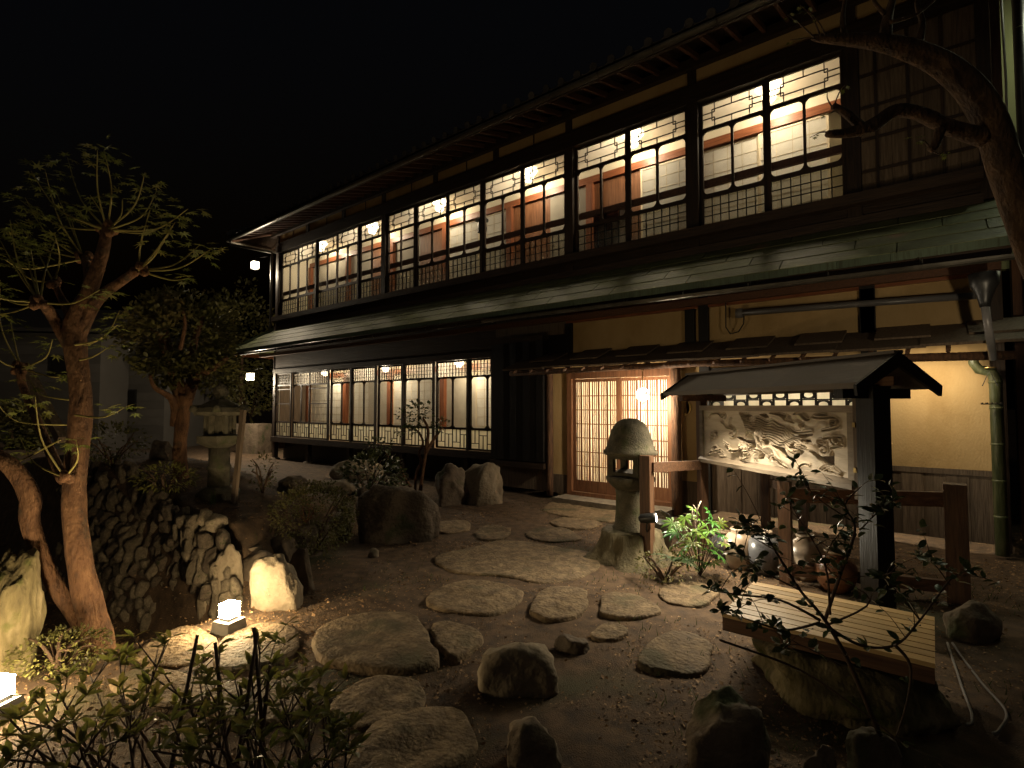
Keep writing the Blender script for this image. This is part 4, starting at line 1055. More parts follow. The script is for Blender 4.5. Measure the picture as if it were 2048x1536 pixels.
# ================================================================== ROCKS
def rock_mesh(sx, sy, sz, seed, mt, sub=4, ang=.35, flat=0.0, name='rock', boxy=0.0):
    import bmesh
    b = bmesh.new(); bmesh.ops.create_icosphere(b, subdivisions=sub, radius=1)
    r = random.Random(seed); planes = []
    for k in range(int(9 * ang + 4)):
        n = Vector((r.gauss(0, 1), r.gauss(0, 1), r.gauss(0, .8))).normalized(); planes.append((n, r.uniform(.62, .92)))
    if flat: planes.append((Vector((r.uniform(-.12, .12), r.uniform(-.12, .12), 1)).normalized(), 1 - flat))
    o = Vector((seed * 1.7, seed * .9, seed * .3))
    for v in b.verts:
        p = v.co.copy()
        if boxy:
            k_ = (abs(p.x) ** 5 + abs(p.y) ** 5 + abs(p.z) ** 5) ** .2; p = p.lerp(p / k_ * .84, boxy)
        for n, d in planes:
            e = p.dot(n) - d
            if e > 0: p -= n * e * (.5 + .5 * ang + .1)
        q = p * 1.6 + o
        p *= 1 + .2 * noise.noise(q) + .09 * noise.noise(q * 2.7) + .045 * abs(noise.noise(q * 6.5)) + .02 * noise.noise(q * 14)
        v.co = Vector((p.x * sx, p.y * sy, p.z * sz))
    m = bpy.data.meshes.new(name); b.to_mesh(m); b.free(); m.materials.append(mt); m.shade_smooth(); return m
def rock_px(x0, y0, x1, y1, label, seed, mt='rock', thick=.8, ang=.4, flat=0, rz=None, sink=.25, name='boulder', sub=4, boxy=.2):
    """a boulder that fills the given pixel box and stands on the ground at its foot"""
    g = gp((x0 + x1) / 2, y1 - (y1 - y0) * .12); d = depth_of(g); wd = (x1 - x0) * d / FPX / ray((x0 + x1) / 2, y1).length
    ht = (y1 - y0) * d / FPX; th = wd * thick
    low = (CAM.z - g.z) / d; ht = max(.1, ht - th * low * .55)
    r = rz if rz is not None else R(38)
    m = rock_mesh(wd / 2 * 1.08, th / 2, ht * (.5 + sink) * 1.04, seed, M[mt], sub, ang, flat, name, boxy)
    back = _fw0 * (th * .42); back.z = 0
    o = put(name, m, None, (g.x + back.x, g.y + back.y, g.z + ht * (.5 - sink)), (0, 0, r))
    return tag(o, label, 'rock')
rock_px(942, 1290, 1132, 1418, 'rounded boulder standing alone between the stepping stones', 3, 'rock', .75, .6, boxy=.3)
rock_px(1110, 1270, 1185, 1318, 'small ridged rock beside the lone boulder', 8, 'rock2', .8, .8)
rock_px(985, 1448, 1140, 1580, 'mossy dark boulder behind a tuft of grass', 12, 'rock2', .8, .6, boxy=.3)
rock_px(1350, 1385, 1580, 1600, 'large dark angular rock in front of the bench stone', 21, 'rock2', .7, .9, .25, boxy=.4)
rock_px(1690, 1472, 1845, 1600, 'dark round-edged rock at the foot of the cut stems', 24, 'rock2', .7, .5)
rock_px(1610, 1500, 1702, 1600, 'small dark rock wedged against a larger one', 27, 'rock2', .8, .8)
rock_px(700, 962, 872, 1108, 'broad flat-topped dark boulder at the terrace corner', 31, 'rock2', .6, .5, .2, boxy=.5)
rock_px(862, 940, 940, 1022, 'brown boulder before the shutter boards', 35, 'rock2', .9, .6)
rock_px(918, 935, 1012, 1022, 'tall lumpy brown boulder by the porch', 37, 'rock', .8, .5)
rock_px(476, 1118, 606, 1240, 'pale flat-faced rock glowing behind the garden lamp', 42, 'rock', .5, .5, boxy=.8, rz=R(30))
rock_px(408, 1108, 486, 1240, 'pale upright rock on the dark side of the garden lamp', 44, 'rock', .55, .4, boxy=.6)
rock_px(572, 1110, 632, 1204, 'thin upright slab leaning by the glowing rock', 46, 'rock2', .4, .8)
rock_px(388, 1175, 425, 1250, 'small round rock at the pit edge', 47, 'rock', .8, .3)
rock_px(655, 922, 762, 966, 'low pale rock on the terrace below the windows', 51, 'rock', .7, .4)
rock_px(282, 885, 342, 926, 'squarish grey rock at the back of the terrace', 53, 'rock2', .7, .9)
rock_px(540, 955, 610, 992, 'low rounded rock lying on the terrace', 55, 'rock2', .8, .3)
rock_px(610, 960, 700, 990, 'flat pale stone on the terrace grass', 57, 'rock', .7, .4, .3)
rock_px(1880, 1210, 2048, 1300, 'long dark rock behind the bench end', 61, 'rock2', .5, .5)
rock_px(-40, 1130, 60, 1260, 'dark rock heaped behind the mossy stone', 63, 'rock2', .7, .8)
# tall mossy standing stone at the left
g = dp(12, 1395, 3.2)
m = rock_mesh(.13, .17, .6, 78, M['moss'], 5, .8, 0, 'standing_stone')
o = put('standing_stone', m, None, (g.x - .02, g.y, .2), (R(-10), R(-6), R(30))); tag(o, 'tall mossy standing stone lit by the low lamp beside the maple', 'rock')
# stone block under the bench
m = rock_mesh(.56, .45, .26, 81, M['moss'], 5, .9, .3, 'bench_stone')
o = put('bench_stone', m, None, (-.5, -4.1, .07), (0, 0, 0)); tag(o, 'big rough stone block carrying the slatted bench', 'rock')
# dressed stone block near the far corner
c = gp(498, 908); d = depth_of(c); s = d / FPX
bl = MB().box(-27 * s, 27 * s, -.3, .3, -.1, 60 * s)
o = put('stone_block', bl.mesh('stone_block', M['rock2']), None, c + _fw0 * .3, (0, 0, R(20))); tag(o, 'square dressed stone block behind the tall lantern', 'stone')

# stepping stones: outlines on the ground, each a slab with worn edges
path = bpy.data.objects.new('garden_path', None); COL.objects.link(path); tag(path, 'winding path of worn stepping stones to the door', None, None, 'structure')
def slab(poly, top=.05, seed=0, mt='slab', jag=.02):
    P = [gp(x, y) for x, y in poly]; c = sum(P, Vector()) / len(P)
    pts = []
    n = len(P)
    for i in range(n):
        p0, p1, p2, p3 = P[i - 1], P[i], P[(i + 1) % n], P[(i + 2) % n]
        for k in range(4):
            t = k / 4; pts.append(.5 * (2 * p1 + (p2 - p0) * t + (2 * p0 - 5 * p1 + 4 * p2 - p3) * t * t + (3 * p1 - p0 - 3 * p2 + p3) * t ** 3))
    pts = [p + Vector((.018 * noise.noise(p * 4 + Vector((seed, 0, 0))), .018 * noise.noise(p * 4 + Vector((0, seed, 0))), 0)) for p in pts]
    N = len(pts); vs = []; fs = []
    rings = [(0.12, 1), (.3, 1), (.45, 1), (.6, 1), (.72, 1), (.82, .99), (.9, .97), (.955, .92), (.985, .78), (1.0, .4), (1.005, -.6), (1.0, -3)]
    zb = gz(c.x, c.y)
    for f, h in rings:
        for p in pts:
            q = c + (p - c) * f
            z = zb + top * h + (.014 * noise.noise(Vector((q.x * 5, q.y * 5, seed))) + .007 * noise.noise(Vector((q.x * 15, q.y * 15, seed))) + .004 * noise.noise(Vector((q.x * 40, q.y * 40, seed)))) * (h > .5)
            jx = jag * noise.noise(Vector((q.x * 8, q.y * 8, seed + 5))) * (f > .9)
            vs.append((q.x + jx - c.x, q.y + jx - c.y, z - zb))
    vs.append((0, 0, top)); ci = len(vs) - 1
    for i in range(len(rings) - 1):
        for k in range(N): fs.append((i * N + k, i * N + (k + 1) % N, (i + 1) * N + (k + 1) % N, (i + 1) * N + k))
    for k in range(N): fs.append((ci, (k + 1) % N, k))
    m = bpy.data.meshes.new('stepping_stone'); m.from_pydata(vs, [], fs); m.materials.append(M[mt])
    import bmesh
    b = bmesh.new(); b.from_mesh(m); bmesh.ops.recalc_face_normals(b, faces=b.faces); b.to_mesh(m); b.free(); m.shade_smooth()
    return put('stepping_stone', m, path, (c.x, c.y, zb))
STONES = [
 [(622, 1300), (640, 1265), (690, 1243), (760, 1233), (820, 1240), (850, 1258), (860, 1300), (880, 1335), (840, 1350), (760, 1356), (690, 1346), (645, 1330)],
 [(866, 1256), (905, 1254), (962, 1285), (950, 1310), (908, 1332), (884, 1312), (870, 1285)],
 [(855, 1205), (880, 1180), (920, 1168), (980, 1165), (1035, 1180), (1048, 1195), (1030, 1220), (980, 1235), (920, 1230), (875, 1225)],
 [(1062, 1220), (1080, 1190), (1110, 1180), (1165, 1182), (1175, 1200), (1165, 1235), (1110, 1250), (1070, 1240)],
 [(1197, 1225), (1210, 1195), (1240, 1190), (1290, 1205), (1322, 1228), (1290, 1240), (1240, 1243), (1205, 1238)],
 [(868, 1120), (930, 1100), (990, 1085), (1060, 1088), (1130, 1100), (1185, 1110), (1200, 1135), (1150, 1160), (1080, 1170), (1000, 1155), (930, 1150), (890, 1140)],
 [(948, 1070), (975, 1055), (1020, 1063), (1014, 1078), (965, 1082)],
 [(1050, 1070), (1080, 1060), (1130, 1062), (1165, 1080), (1120, 1087), (1070, 1083)],
 [(1100, 1045), (1140, 1038), (1205, 1048), (1180, 1060), (1120, 1058)],
 [(860, 1050), (930, 1046), (938, 1062), (880, 1069)],
 [(1317, 1190), (1350, 1172), (1410, 1175), (1440, 1190), (1400, 1215), (1345, 1212)],
 [(1185, 1270), (1210, 1252), (1245, 1258), (1260, 1275), (1230, 1290), (1195, 1285)],
 [(1275, 1340), (1310, 1285), (1360, 1270), (1420, 1290), (1415, 1350), (1340, 1358)],
 [(275, 1312), (360, 1262), (420, 1275), (440, 1290), (400, 1330), (310, 1340)],
 [(440, 1290), (480, 1262), (560, 1250), (600, 1275), (575, 1320), (500, 1345), (430, 1335)],
 [(225, 1372), (300, 1345), (410, 1370), (400, 1420), (270, 1410)],
 [(420, 1400), (520, 1360), (620, 1375), (640, 1420), (540, 1460), (440, 1450)],
 [(660, 1425), (700, 1385), (760, 1362), (835, 1375), (852, 1412), (800, 1450), (700, 1470)],
 [(690, 1540), (750, 1465), (840, 1430), (930, 1436), (950, 1500), (910, 1545), (800, 1570)],
 [(1130, 1000), (1250, 1020), (1255, 1046), (1180, 1042), (1085, 1022)]]
for i, s in enumerate(STONES):
    slab(s, .03 if i not in (0, 1) else .045, i * 3 + 1)

# rubble wall of the terrace: every stone its own part
wall = thing('rubble_wall', 'rough dry-stone wall holding up the terrace beside the dark pit', 'wall', (-7, -5.6, 0))
RM = [rock_mesh(1, .8, 1.25, 200 + k, M['rock2'] if k % 3 == 0 else M['rock'], 3, 1.0, 0, 'wall_stone', .5) for k in range(9)]
r = random.Random(17); x = -4.55; cols = 0; cnt = 0
WS = []
while x > -8.2:
    z = -.45 + r.uniform(-.05, .05)
    while z < gz(x, wall_y(x) + .25) + .03:
        s = r.uniform(.05, .085) * (1 + .15 * r.random())
        sink = .06 * math.sin(x * 3 + z * 5)
        WS.append((RM[r.randrange(9)], (x + r.uniform(-.03, .03) + 7, wall_y(x) + 5.6 - .09 + sink + (z + .45) * .16 + r.uniform(-.03, .03), z), (r.uniform(-.5, .5), r.uniform(-.4, .4), r.uniform(0, 6)), (s * r.uniform(.7, 1.5), s * 1.1, s * r.uniform(.7, 1.5))))
        z += s * 1.75; cnt += 1
    x -= r.uniform(.105, .14)
WS.sort(key=lambda q: -q[1][0])
for me, lc, ro, sc_ in WS[:295]: put('wall_stone', me, wall, lc, ro, sc_)
vv = []; ff = []
from mathutils import Euler
for me, lc, ro, sc_ in WS[295:]:      # the farthest stones as one mass
    mt_ = Matrix.LocRotScale(Vector(lc), Euler(ro), Vector(sc_)); n0 = len(vv); vv += [tuple(mt_ @ v.co) for v in me.vertices]; ff += [tuple(i + n0 for i in p.vertices) for p in me.polygons]
if vv:
    me = bpy.data.meshes.new('far_wall_stones'); me.from_pydata(vv, [], ff); me.materials.append(M['rock2']); put('far_wall_stones', me, wall)['kind'] = 'stuff'
core = MB()
for k in range(7): core.box(-8.4 + k * .5, -7.902 + k * .5, wall_y(-8.2 + k * .5) + .1, wall_y(-8.2 + k * .5) + .35, -.6, .3)
part(core, 'wall_core', M['rock2'], wall)
# edge stones along the right side of the terrace
for k in range(12):
    y = -5.35 + k * .36; xx = edge_x(y) + .1 + r.uniform(-.08, .08)
    o = put('edge_stone', rock_mesh(.17 * r.uniform(.7, 1.3), .16, .2 * r.uniform(.8, 1.3), 300 + k, M['rock2'], 3, .6, 0, 'edge_stone'), None, (xx, y, .12), (0, 0, r.uniform(0, 6)))
    tag(o, 'dark fieldstone edging the raised terrace', 'rock', 'stones edging the terrace')

# ================================================================== GARDEN LAMPS
def garden_lamp(x, y, label, rz, mode=0):
    c = gp(x, y); t = thing('garden_lamp', label, 'lamp', (c.x, c.y, c.z), rz)
    t.scale = (.68, .68, .68); pl = MB(); a, b, h = .135, .105, .14
    pl._add([(-a, -a, -.06), (a, -a, -.06), (a, a, -.06), (-a, a, -.06), (-b, -b, h), (b, -b, h), (b, b, h), (-b, b, h)], [(3, 2, 1, 0), (4, 5, 6, 7), (0, 1, 5, 4), (1, 2, 6, 5), (2, 3, 7, 6), (3, 0, 4, 7)])
    part(pl, 'plinth', M['conc'], t, False, True)
    part(MB().box(-.062, .062, -.062, .062, h, h + .035), 'collar', M['steel'], t, False, True)
    part(MB().box(-.07, .07, -.07, .07, h + .036, h + .17), 'shade', M['lampw'], t, False, True)
    return c
garden_lamp(458, 1266, 'glowing cube lamp on a tapered plinth before the pale rock', R(18))
garden_lamp(-8, 1440, 'glowing cube lamp on a tapered plinth by the mossy standing stone', R(30))
# spotlight by the fence post
def spotlight():
    p = dp(1302, 1036, 5.2); t = thing('garden_spotlight', 'small black spotlight clamped low on the fence post shining at the plants', 'spotlight', (p.x, p.y, p.z))
    tgt = Vector((-1.15, -2.35, .62)); d = (tgt - p).normalized()
    part(MB().tube([p - d * .12, p - d * .1, p + d * .02, p + d * .05], [.02, .045, .05, .055], 14), 'housing', M['steel'], t, True)
    part(MB().tube([p + d * .0505, p + d * .052], [.04, .04], 14), 'lens', M['spotl'], t)
    part(MB().tube([p - d * .03, p + Vector((-.05, .0, -.12)), p + Vector((-.06, .05, -.16))], .008, 6), 'bracket', M['steel'], t)
    l = lamp('lamp_light', 'SPOT', p + d * .08, 26, (1, .88, .66), .03, t, spot=R(70), blend=.5); aim(l, p, tgt)
spotlight()
# assumed wall washer under the pent roof, inferred from the bright plaster
t = thing('assumed_wall_lamp', 'assumed slim lamp under the pent roof washing the ochre wall', 'lamp', (-.05, -.5, 2.14))
part(MB().box(-.25, .25, -.53, -.49, 2.11, 2.14), 'housing', M['steel'], t)
wlp = lamp('lamp_light', 'AREA', (0, -.5, 2.1), 2.5, (1, .82, .55), parent=t, size=(.5, .04)); wlp.rotation_euler = (R(28), 0, 0)

# ================================================================== JARS, BUCKET, SMALL THINGS
def jar(x, y, d, w_px, prof, m, label, tilt=0, spout=False):
    c = dp(x, y, d); c.z = gz(c.x, c.y); R0 = w_px / 2 * d / FPX
    t = thing('storage_jar', label, 'jar', c)
    part(MB().lathe([(r * R0, z * R0) for r, z in prof], 24, (0, 0, 0)), 'body', M[m], t, True, True)
    part(MB().lathe([(.5 * R0, prof[-1][1] * R0 - .005), (.56 * R0, prof[-1][1] * R0 + .012), (.5 * R0, prof[-1][1] * R0 + .025), (.42 * R0, prof[-1][1] * R0 + .012), (.4 * R0, prof[-1][1] * R0 - .03)], 20, (0, 0, 0)), 'lip', M['jar3'], t, True, True)
    if spout:
        for s in (-1, 1): part(MB().tube([(s * .75 * R0, 0, 1.7 * R0), (s * 1.15 * R0, 0, 1.75 * R0), (s * 1.1 * R0, 0, 1.35 * R0), (s * .95 * R0, 0, 1.25 * R0)], .012, 6), 'handle', M[m], t, True, True)
    return t
TALL = [(.6, 0), (.75, .3), (.92, .9), (1, 1.5), (.95, 2.0), (.7, 2.35), (.5, 2.45), (.48, 2.6)]
ROUND = [(.55, 0), (.85, .35), (1, .9), (.95, 1.4), (.7, 1.75), (.48, 1.85), (.46, 1.98)]
jar(1672, 1150, 4.55, 76, ROUND, 'jar', 'orange-brown round jar with pale lip nearest the bench')
jar(1612, 1130, 4.85, 66, TALL, 'jar3', 'pale brown tall jar beside the orange-brown jar', spout=True)
jar(1528, 1120, 5.0, 62, TALL, 'jar2', 'dark grey glazed tall jar')
jar(1478, 1115, 5.15, 58, TALL, 'jar3', 'cream and brown tall jar next to the leafy plant')
jar(1500, 1105, 5.35, 40, ROUND, 'jar', 'little brown jar tucked behind the grey glazed jar')
jar(1575, 1118, 5.1, 38, TALL, 'jar', 'slim brown jar behind the fence post')
jar(1632, 1120, 5.3, 44, ROUND, 'jar2', 'squat dark jar behind the pale tall jar')
jar(1446, 1075, 5.5, 50, ROUND, 'jar2', 'small dark round jar with ear handles under the sign post', spout=True)
c = dp(1322, 1040, 5.75); c.z = gz(c.x, c.y)
t = thing('metal_bucket', 'grey metal bucket standing behind the fence post', 'bucket', c)
part(MB().lathe([(.1, 0), (.125, .33), (.13, .335), (.118, .335), (.095, .01)], 22, (0, 0, 0)), 'body', M['bucket'], t, True, True)
part(MB().tube([(-.125, 0, .33), (-.1, .0, .42), (0, 0, .46), (.1, 0, .42), (.125, 0, .33)], .005, 6), 'handle', M['steel'], t, True, True)
# hoses on the right
for k, (pp, lb) in enumerate((([(1895, 1290), (1920, 1370), (1945, 1440), (1930, 1462)], 'thin grey cable looping on the soil beyond the bench end, inner loop'), ([(1905, 1290), (1960, 1370), (2012, 1430), (2000, 1470), (1985, 1480)], 'thin grey cable looping on the soil beyond the bench end, outer loop'))):
    P = [gp(x, y) + Vector((0, 0, .012)) for x, y in pp]; Q = []
    for i in range(len(P) - 1):
        p0, p1, p2, p3 = P[max(i - 1, 0)], P[i], P[i + 1], P[min(i + 2, len(P) - 1)]
        for j in range(6):
            t_ = j / 6; Q.append(.5 * (2 * p1 + (p2 - p0) * t_ + (2 * p0 - 5 * p1 + 4 * p2 - p3) * t_ * t_ + (3 * p1 - p0 - 3 * p2 + p3) * t_ ** 3))
    for q in Q: q.z = gz(q.x, q.y) + .012
    solo(MB().tube(Q, .007, 6), 'cable', M['cable'], lb, 'cable', Q[0], True)
# leaning stake on the terrace
b0 = gp(466, 1006); d = depth_of(b0); top = dp(487, 820, d)
solo(MB().beam(b0 - Vector((0, 0, .1)), top, .085, .03, (0, 1, 0)), 'wooden_stake', M['board'], 'leaning split wooden stake in front of the tall lantern', 'stake', b0)
# prop pole behind the maple
solo(MB().beam(dp(55, 745, 4.6), dp(125, 880, 4.3), .07, .07), 'prop_pole', M['board'], 'slanting timber prop behind the maple trunk', 'pole', dp(125, 880, 4.3))
# small round stone by the boulder
rock_px(735, 1098, 756, 1120, 'fist-sized round stone at the foot of the flat-topped boulder', 91, 'rock', .9, .2, sub=3)

# ================================================================== PLANTS
def leaf_mesh(kind, m):
    mb = MB()
    if kind == 'maple':
        n = 7; angs = [R(a) for a in (-130, -85, -42, 0, 42, 85, 130)]; ln = [.45, .75, .95, 1.05, .95, .75, .45]
        vs = [(0, 0, 0)]; fs = []
        for i in range(n):
            a = angs[i]; am = a - R(21); ap = a + R(21)
            vs += [(.3 * math.cos(am), .3 * math.sin(am), .02), (ln[i] * math.cos(a), ln[i] * math.sin(a), -.1 * ln[i]), (.3 * math.cos(ap), .3 * math.sin(ap), .02)]
            fs += [(0, 1 + 3 * i, 2 + 3 * i), (0, 2 + 3 * i, 3 + 3 * i)]
        mb._add(vs, fs)
    elif kind == 'fatsia':
        n = 8; vs = [(0, 0, 0)]; fs = []
        for i in range(n):
            a = R(-140 + 280 * i / (n - 1)); L = 1.0 - .3 * abs(i - 3.5) / 3.5; j = len(vs)
            def pt(r, da, z): return (r * math.cos(a + da), r * math.sin(a + da), z)
            vs += [pt(.3, -.28, .0), pt(.62 * L, -.2, -.02), pt(L, 0, -.16), pt(.62 * L, .2, -.02), pt(.3, .28, .0), pt(.6 * L, 0, .04)]
            fs += [(0, j, j + 5), (j, j + 1, j + 5), (j + 1, j + 2, j + 5), (j + 2, j + 3, j + 5), (j + 3, j + 4, j + 5), (j + 4, 0, j + 5)]
        mb._add(vs, fs)
    elif kind == 'fern':
        vs = []; fs = []; n = 18
        for i in range(n):
            t = i / n; x = t; z = .25 * t - .5 * t * t; w_ = .3 * math.sin(math.pi * min(1, .12 + t * .9)) * (1 - .55 * t) + .02
            for s in (-1, 1):
                j = len(vs); vs += [(x, 0, z), (x + .045, 0, z), (x + .05, s * w_, z - .05), (x + .02, s * w_ * .6, z - .01)]; fs.append((j, j + 1, j + 2, j + 3))
        mb._add(vs, fs)
    elif kind == 'oval':
        xs = [0, .18, .45, .75, 1.0]; ws = [.0, .2, .27, .18, 0]; vs = []; fs = []
        for x, w_ in zip(xs, ws): vs += [(x, -w_, .05 * math.sin(x * 3) + w_ * .25), (x, 0, .05 * math.sin(x * 3)), (x, w_, .05 * math.sin(x * 3) + w_ * .25)]
        for i in range(4):
            for k in (0, 1): fs.append((3 * i + k, 3 * i + k + 1, 3 * i + k + 4, 3 * i + k + 3))
        mb._add(vs, fs)
    elif kind == 'chip':
        mb._add([(0, 0, 0), (.4, -.28, .06), (1, 0, .02), (.45, .26, .08)], [(0, 1, 2), (0, 2, 3)])
    elif kind == 'lance':
        xs = [0, .3, .65, 1.0]; ws = [.015, .13, .15, 0]; vs = []; fs = []
        for x, w_ in zip(xs, ws): vs += [(x, -w_, w_ * .4 - .12 * x * x), (x, 0, -.12 * x * x), (x, w_, w_ * .4 - .12 * x * x)]
        for i in range(3):
            for k in (0, 1): fs.append((3 * i + k, 3 * i + k + 1, 3 * i + k + 4, 3 * i + k + 3))
        mb._add(vs, fs)
    m_ = bpy.data.meshes.new('leaf'); m_.from_pydata(mb.v, [], mb.f); m_.validate(); m_.materials.append(M[m]); m_.shade_smooth(); return m_
LM = {'maple': leaf_mesh('maple', 'maple'), 'azalea': leaf_mesh('lance', 'azalea'), 'camellia': leaf_mesh('oval', 'camellia'), 'fatsia': leaf_mesh('fatsia', 'fatsia'), 'fern': leaf_mesh('fern', 'fern'), 'shrub': leaf_mesh('oval', 'shrub')}
LM['sapling'] = LM['camellia'].copy(); LM['litter'] = leaf_mesh('chip', 'litter')
def leaf_mat(p, d, size, roll=0, up=Vector((0, 0, 1))):
    x = Vector(d).normalized(); y = up.cross(x)
    if y.length < 1e-3: y = Vector((0, 1, 0))
    y.normalize(); z = x.cross(y)
    if roll: y, z = y * math.cos(roll) + z * math.sin(roll), z * math.cos(roll) - y * math.sin(roll)
    m = Matrix(((x.x, y.x, z.x, p.x), (x.y, y.y, z.y, p.y), (x.z, y.z, z.z, p.z), (0, 0, 0, 1)))
    return m @ Matrix.Diagonal((size, size, size, 1))
def leaves(parent, mats, key, limit=280, name='leaf'):
    """the largest in view as single leaves, the rest as one mass"""
    off = wl(parent)
    mats = sorted(mats, key=lambda m: depth_of(m.translation) / max(1e-4, m.to_scale().x))
    T = Matrix.Translation(-off)
    for m in mats[:limit]:
        o = bpy.data.objects.new(name, LM[key]); COL.objects.link(o); o.parent = parent; o.matrix_local = T @ m
    if mats[limit:]: merged(parent, [T @ m for m in mats[limit:]], key, 'foliage')
def merged(parent, mats, key, name):
    src = LM[key]; V = np.array([v.co for v in src.vertices]); F = [tuple(p.vertices) for p in src.polygons]; nv = len(V)
    vs = []; fs = []
    for i, m in enumerate(mats):
        A = np.array(m); vs.append(V @ A[:3, :3].T + A[:3, 3]); fs += [tuple(a + i * nv for a in f) for f in F]
    me = bpy.data.meshes.new(name); me.from_pydata(np.concatenate(vs).tolist(), [], fs); me.materials.append(src.materials[0]); me.shade_smooth()
    o = put(name, me, parent); o['kind'] = 'stuff'; return o
def cr(P, n=5):
    P = [Vector(p) for p in P]; Q = []
    for i in range(len(P) - 1):
        p0, p1, p2, p3 = P[max(i - 1, 0)], P[i], P[i + 1], P[min(i + 2, len(P) - 1)]
        for j in range(n):
            t = j / n; Q.append(.5 * (2 * p1 + (p2 - p0) * t + (2 * p0 - 5 * p1 + 4 * p2 - p3) * t * t + (3 * p1 - p0 - 3 * p2 + p3) * t ** 3))
    Q.append(P[-1]); return Q
def limb(mb, px, depths, widths, n=14, seed=0, wob=.14):
    """a limb through pixels at given depths; widths are pixel diameters"""
    if not hasattr(depths, '__len__'): depths = [depths] * len(px)
    P = [dp(x, y, d) for (x, y), d in zip(px, depths)]; W = [w_ * d / FPX / 2 / ray(x, y).length for (x, y), w_, d in zip(px, widths, depths)]
    Q = cr(P, 6); rr = [W[min(i // 6, len(W) - 1)] + (W[min(i // 6 + 1, len(W) - 1)] - W[min(i // 6, len(W) - 1)]) * ((i % 6) / 6) for i in range(len(Q))]
    rr = [q * (1 + .07 * noise.noise(Vector((i * .45, seed, 2)))) for i, q in enumerate(rr)]
    mb.tube(Q, rr, n, wob=wob, seed=seed); return Q

# ---- maple at the left
def left_maple():
    D = 3.55; base = dp(195, 1325, D)
    t = thing('maple_tree', 'pollarded maple with twin reddish trunks and thin leafy shoots by the pit', 'tree', base)
    m = MB()
    limb(m, [(205, 1345), (195, 1270), (165, 1150), (148, 1020), (155, 900), (162, 800), (152, 700), (152, 645), (178, 585), (203, 515), (212, 472), (214, 452)], D, [76, 68, 58, 54, 50, 47, 48, 50, 38, 28, 24, 18], 24, 1)
    limb(m, [(205, 1330), (165, 1255), (100, 1150), (62, 1050), (60, 990), (20, 930), (-40, 900)], [D, D, D - .05, D - .1, D - .1, D - .15, D - .2], [46, 42, 40, 44, 48, 44, 38], 14, 2)
    limb(m, [(148, 690), (190, 605), (240, 565), (275, 540)], [D, D, D - .1, D - .2], [34, 30, 22, 20], 12, 4)
    limb(m, [(140, 690), (110, 640), (90, 612), (78, 605)], [D, D - .05, D - .15, D - .2], [34, 30, 26, 24], 12, 5)
    limb(m, [(160, 620), (178, 560), (172, 525), (168, 515)], [D, D + .15, D + .25, D + .3], [26, 24, 20, 20], 12, 6)
    limb(m, [(128, 960), (100, 900), (70, 830), (45, 770), (40, 735)], [D, D + .2, D + .3, D + .4, D + .4], [30, 24, 20, 18, 22], 10, 7)
    limb(m, [(150, 640), (125, 600), (108, 565)], [D, D + .1, D + .1], [36, 18, 14], 10, 9)
    part(m, 'trunk', M['bark'], t, True)
    # knobby pollard heads
    kn = MB(); r = random.Random(5); heads = [(214, 460, D, 17), (276, 540, D - .2, 13), (80, 605, D - .2, 14), (168, 518, D + .3, 12), (41, 737, D + .4, 13), (108, 566, D + .1, 9), (130, 955, D - .1, 10)]
    for hx, hy, d, w_ in heads:
        for k in range(7):
            c = dp(hx + r.uniform(-1, 1) * w_, hy + r.uniform(-1, .6) * w_ * .8, d + r.uniform(-.05, .05)); kn.lathe([(.001, -.03), (.02, -.02), (.027, 0), (.018, .022), (.001, .028)], 7, c)
    part(kn, 'pollard_knobs', M['bark'], t, True)['kind'] = 'stuff'
    S = []   # shoots: pixel start, end, bow, depth change
    def sh(h, ends): 
        hx, hy, d, w_ = heads[h]
        for e in ends: S.append(((hx, hy), e, d))
    sh(0, [(208, 300), (135, 315), (62, 342), (290, 345), (312, 385), (376, 418), (245, 398), (40, 400), (195, 300), (160, 420), (345, 440), (180, 390)])
    sh(1, [(420, 500), (350, 445), (380, 555), (330, 480), (300, 420), (400, 490)])
    sh(2, [(45, 470), (0, 480), (62, 500), (-30, 560), (200, 580), (-10, 590), (110, 480), (20, 440), (-40, 620)])
    sh(3, [(50, 395), (110, 380), (30, 440), (90, 340), (140, 430), (10, 520)])
    sh(4, [(20, 640), (105, 680), (-20, 700), (130, 750), (0, 560)])
    sh(5, [(60, 470), (110, 470), (30, 530)])
    sh(6, [(152, 880), (40, 875), (70, 790)])
    S += [((150, 690), (235, 650), D - .05), ((160, 720), (225, 690), D - .1), ((150, 700), (240, 620), D + .1), ((150, 830), (250, 815), D - .1), ((140, 850), (-10, 800), D + .2), ((120, 880), (15, 930), D - .1), ((140, 800), (60, 760), D + .2)]
    LV = []; r = random.Random(8)
    for (a, e, d) in S:
        b = MB(); dz = r.uniform(-.35, .35)
        mid = ((a[0] + e[0]) / 2 + r.uniform(-14, 14) - (a[0] - e[0]) * .12, (a[1] + e[1]) / 2 + abs(a[0] - e[0]) * .12)
        Q = cr([dp(*a, d), dp(*mid, d + dz * .5), dp(*e, d + dz)], 8)
        k = len(Q); b.tube(Q, [.0072 * (1 - .75 * i / k) for i in range(k)], 6)
        part(b, 'shoot', M['shoot'], t, True)
        L = (Q[-1] - Q[0]).length
        for s in range(int(4 + 6.5 * L)):     # side sprays near the tip
            q = Q[min(k - 1, int(k * (1 - .36 * r.random() ** 1.5)))]
            for j in range(2):
                dirn = Vector((r.gauss(0, 1), r.gauss(0, 1), r.gauss(0, .3))).normalized()
                p = q + dirn * r.uniform(.02, .12)
                LV.append(leaf_mat(p, dirn + Vector((0, 0, -.15)), r.uniform(.036, .062), r.uniform(-.4, .4)))
    leaves(t, LV, 'maple', 290)
left_maple()

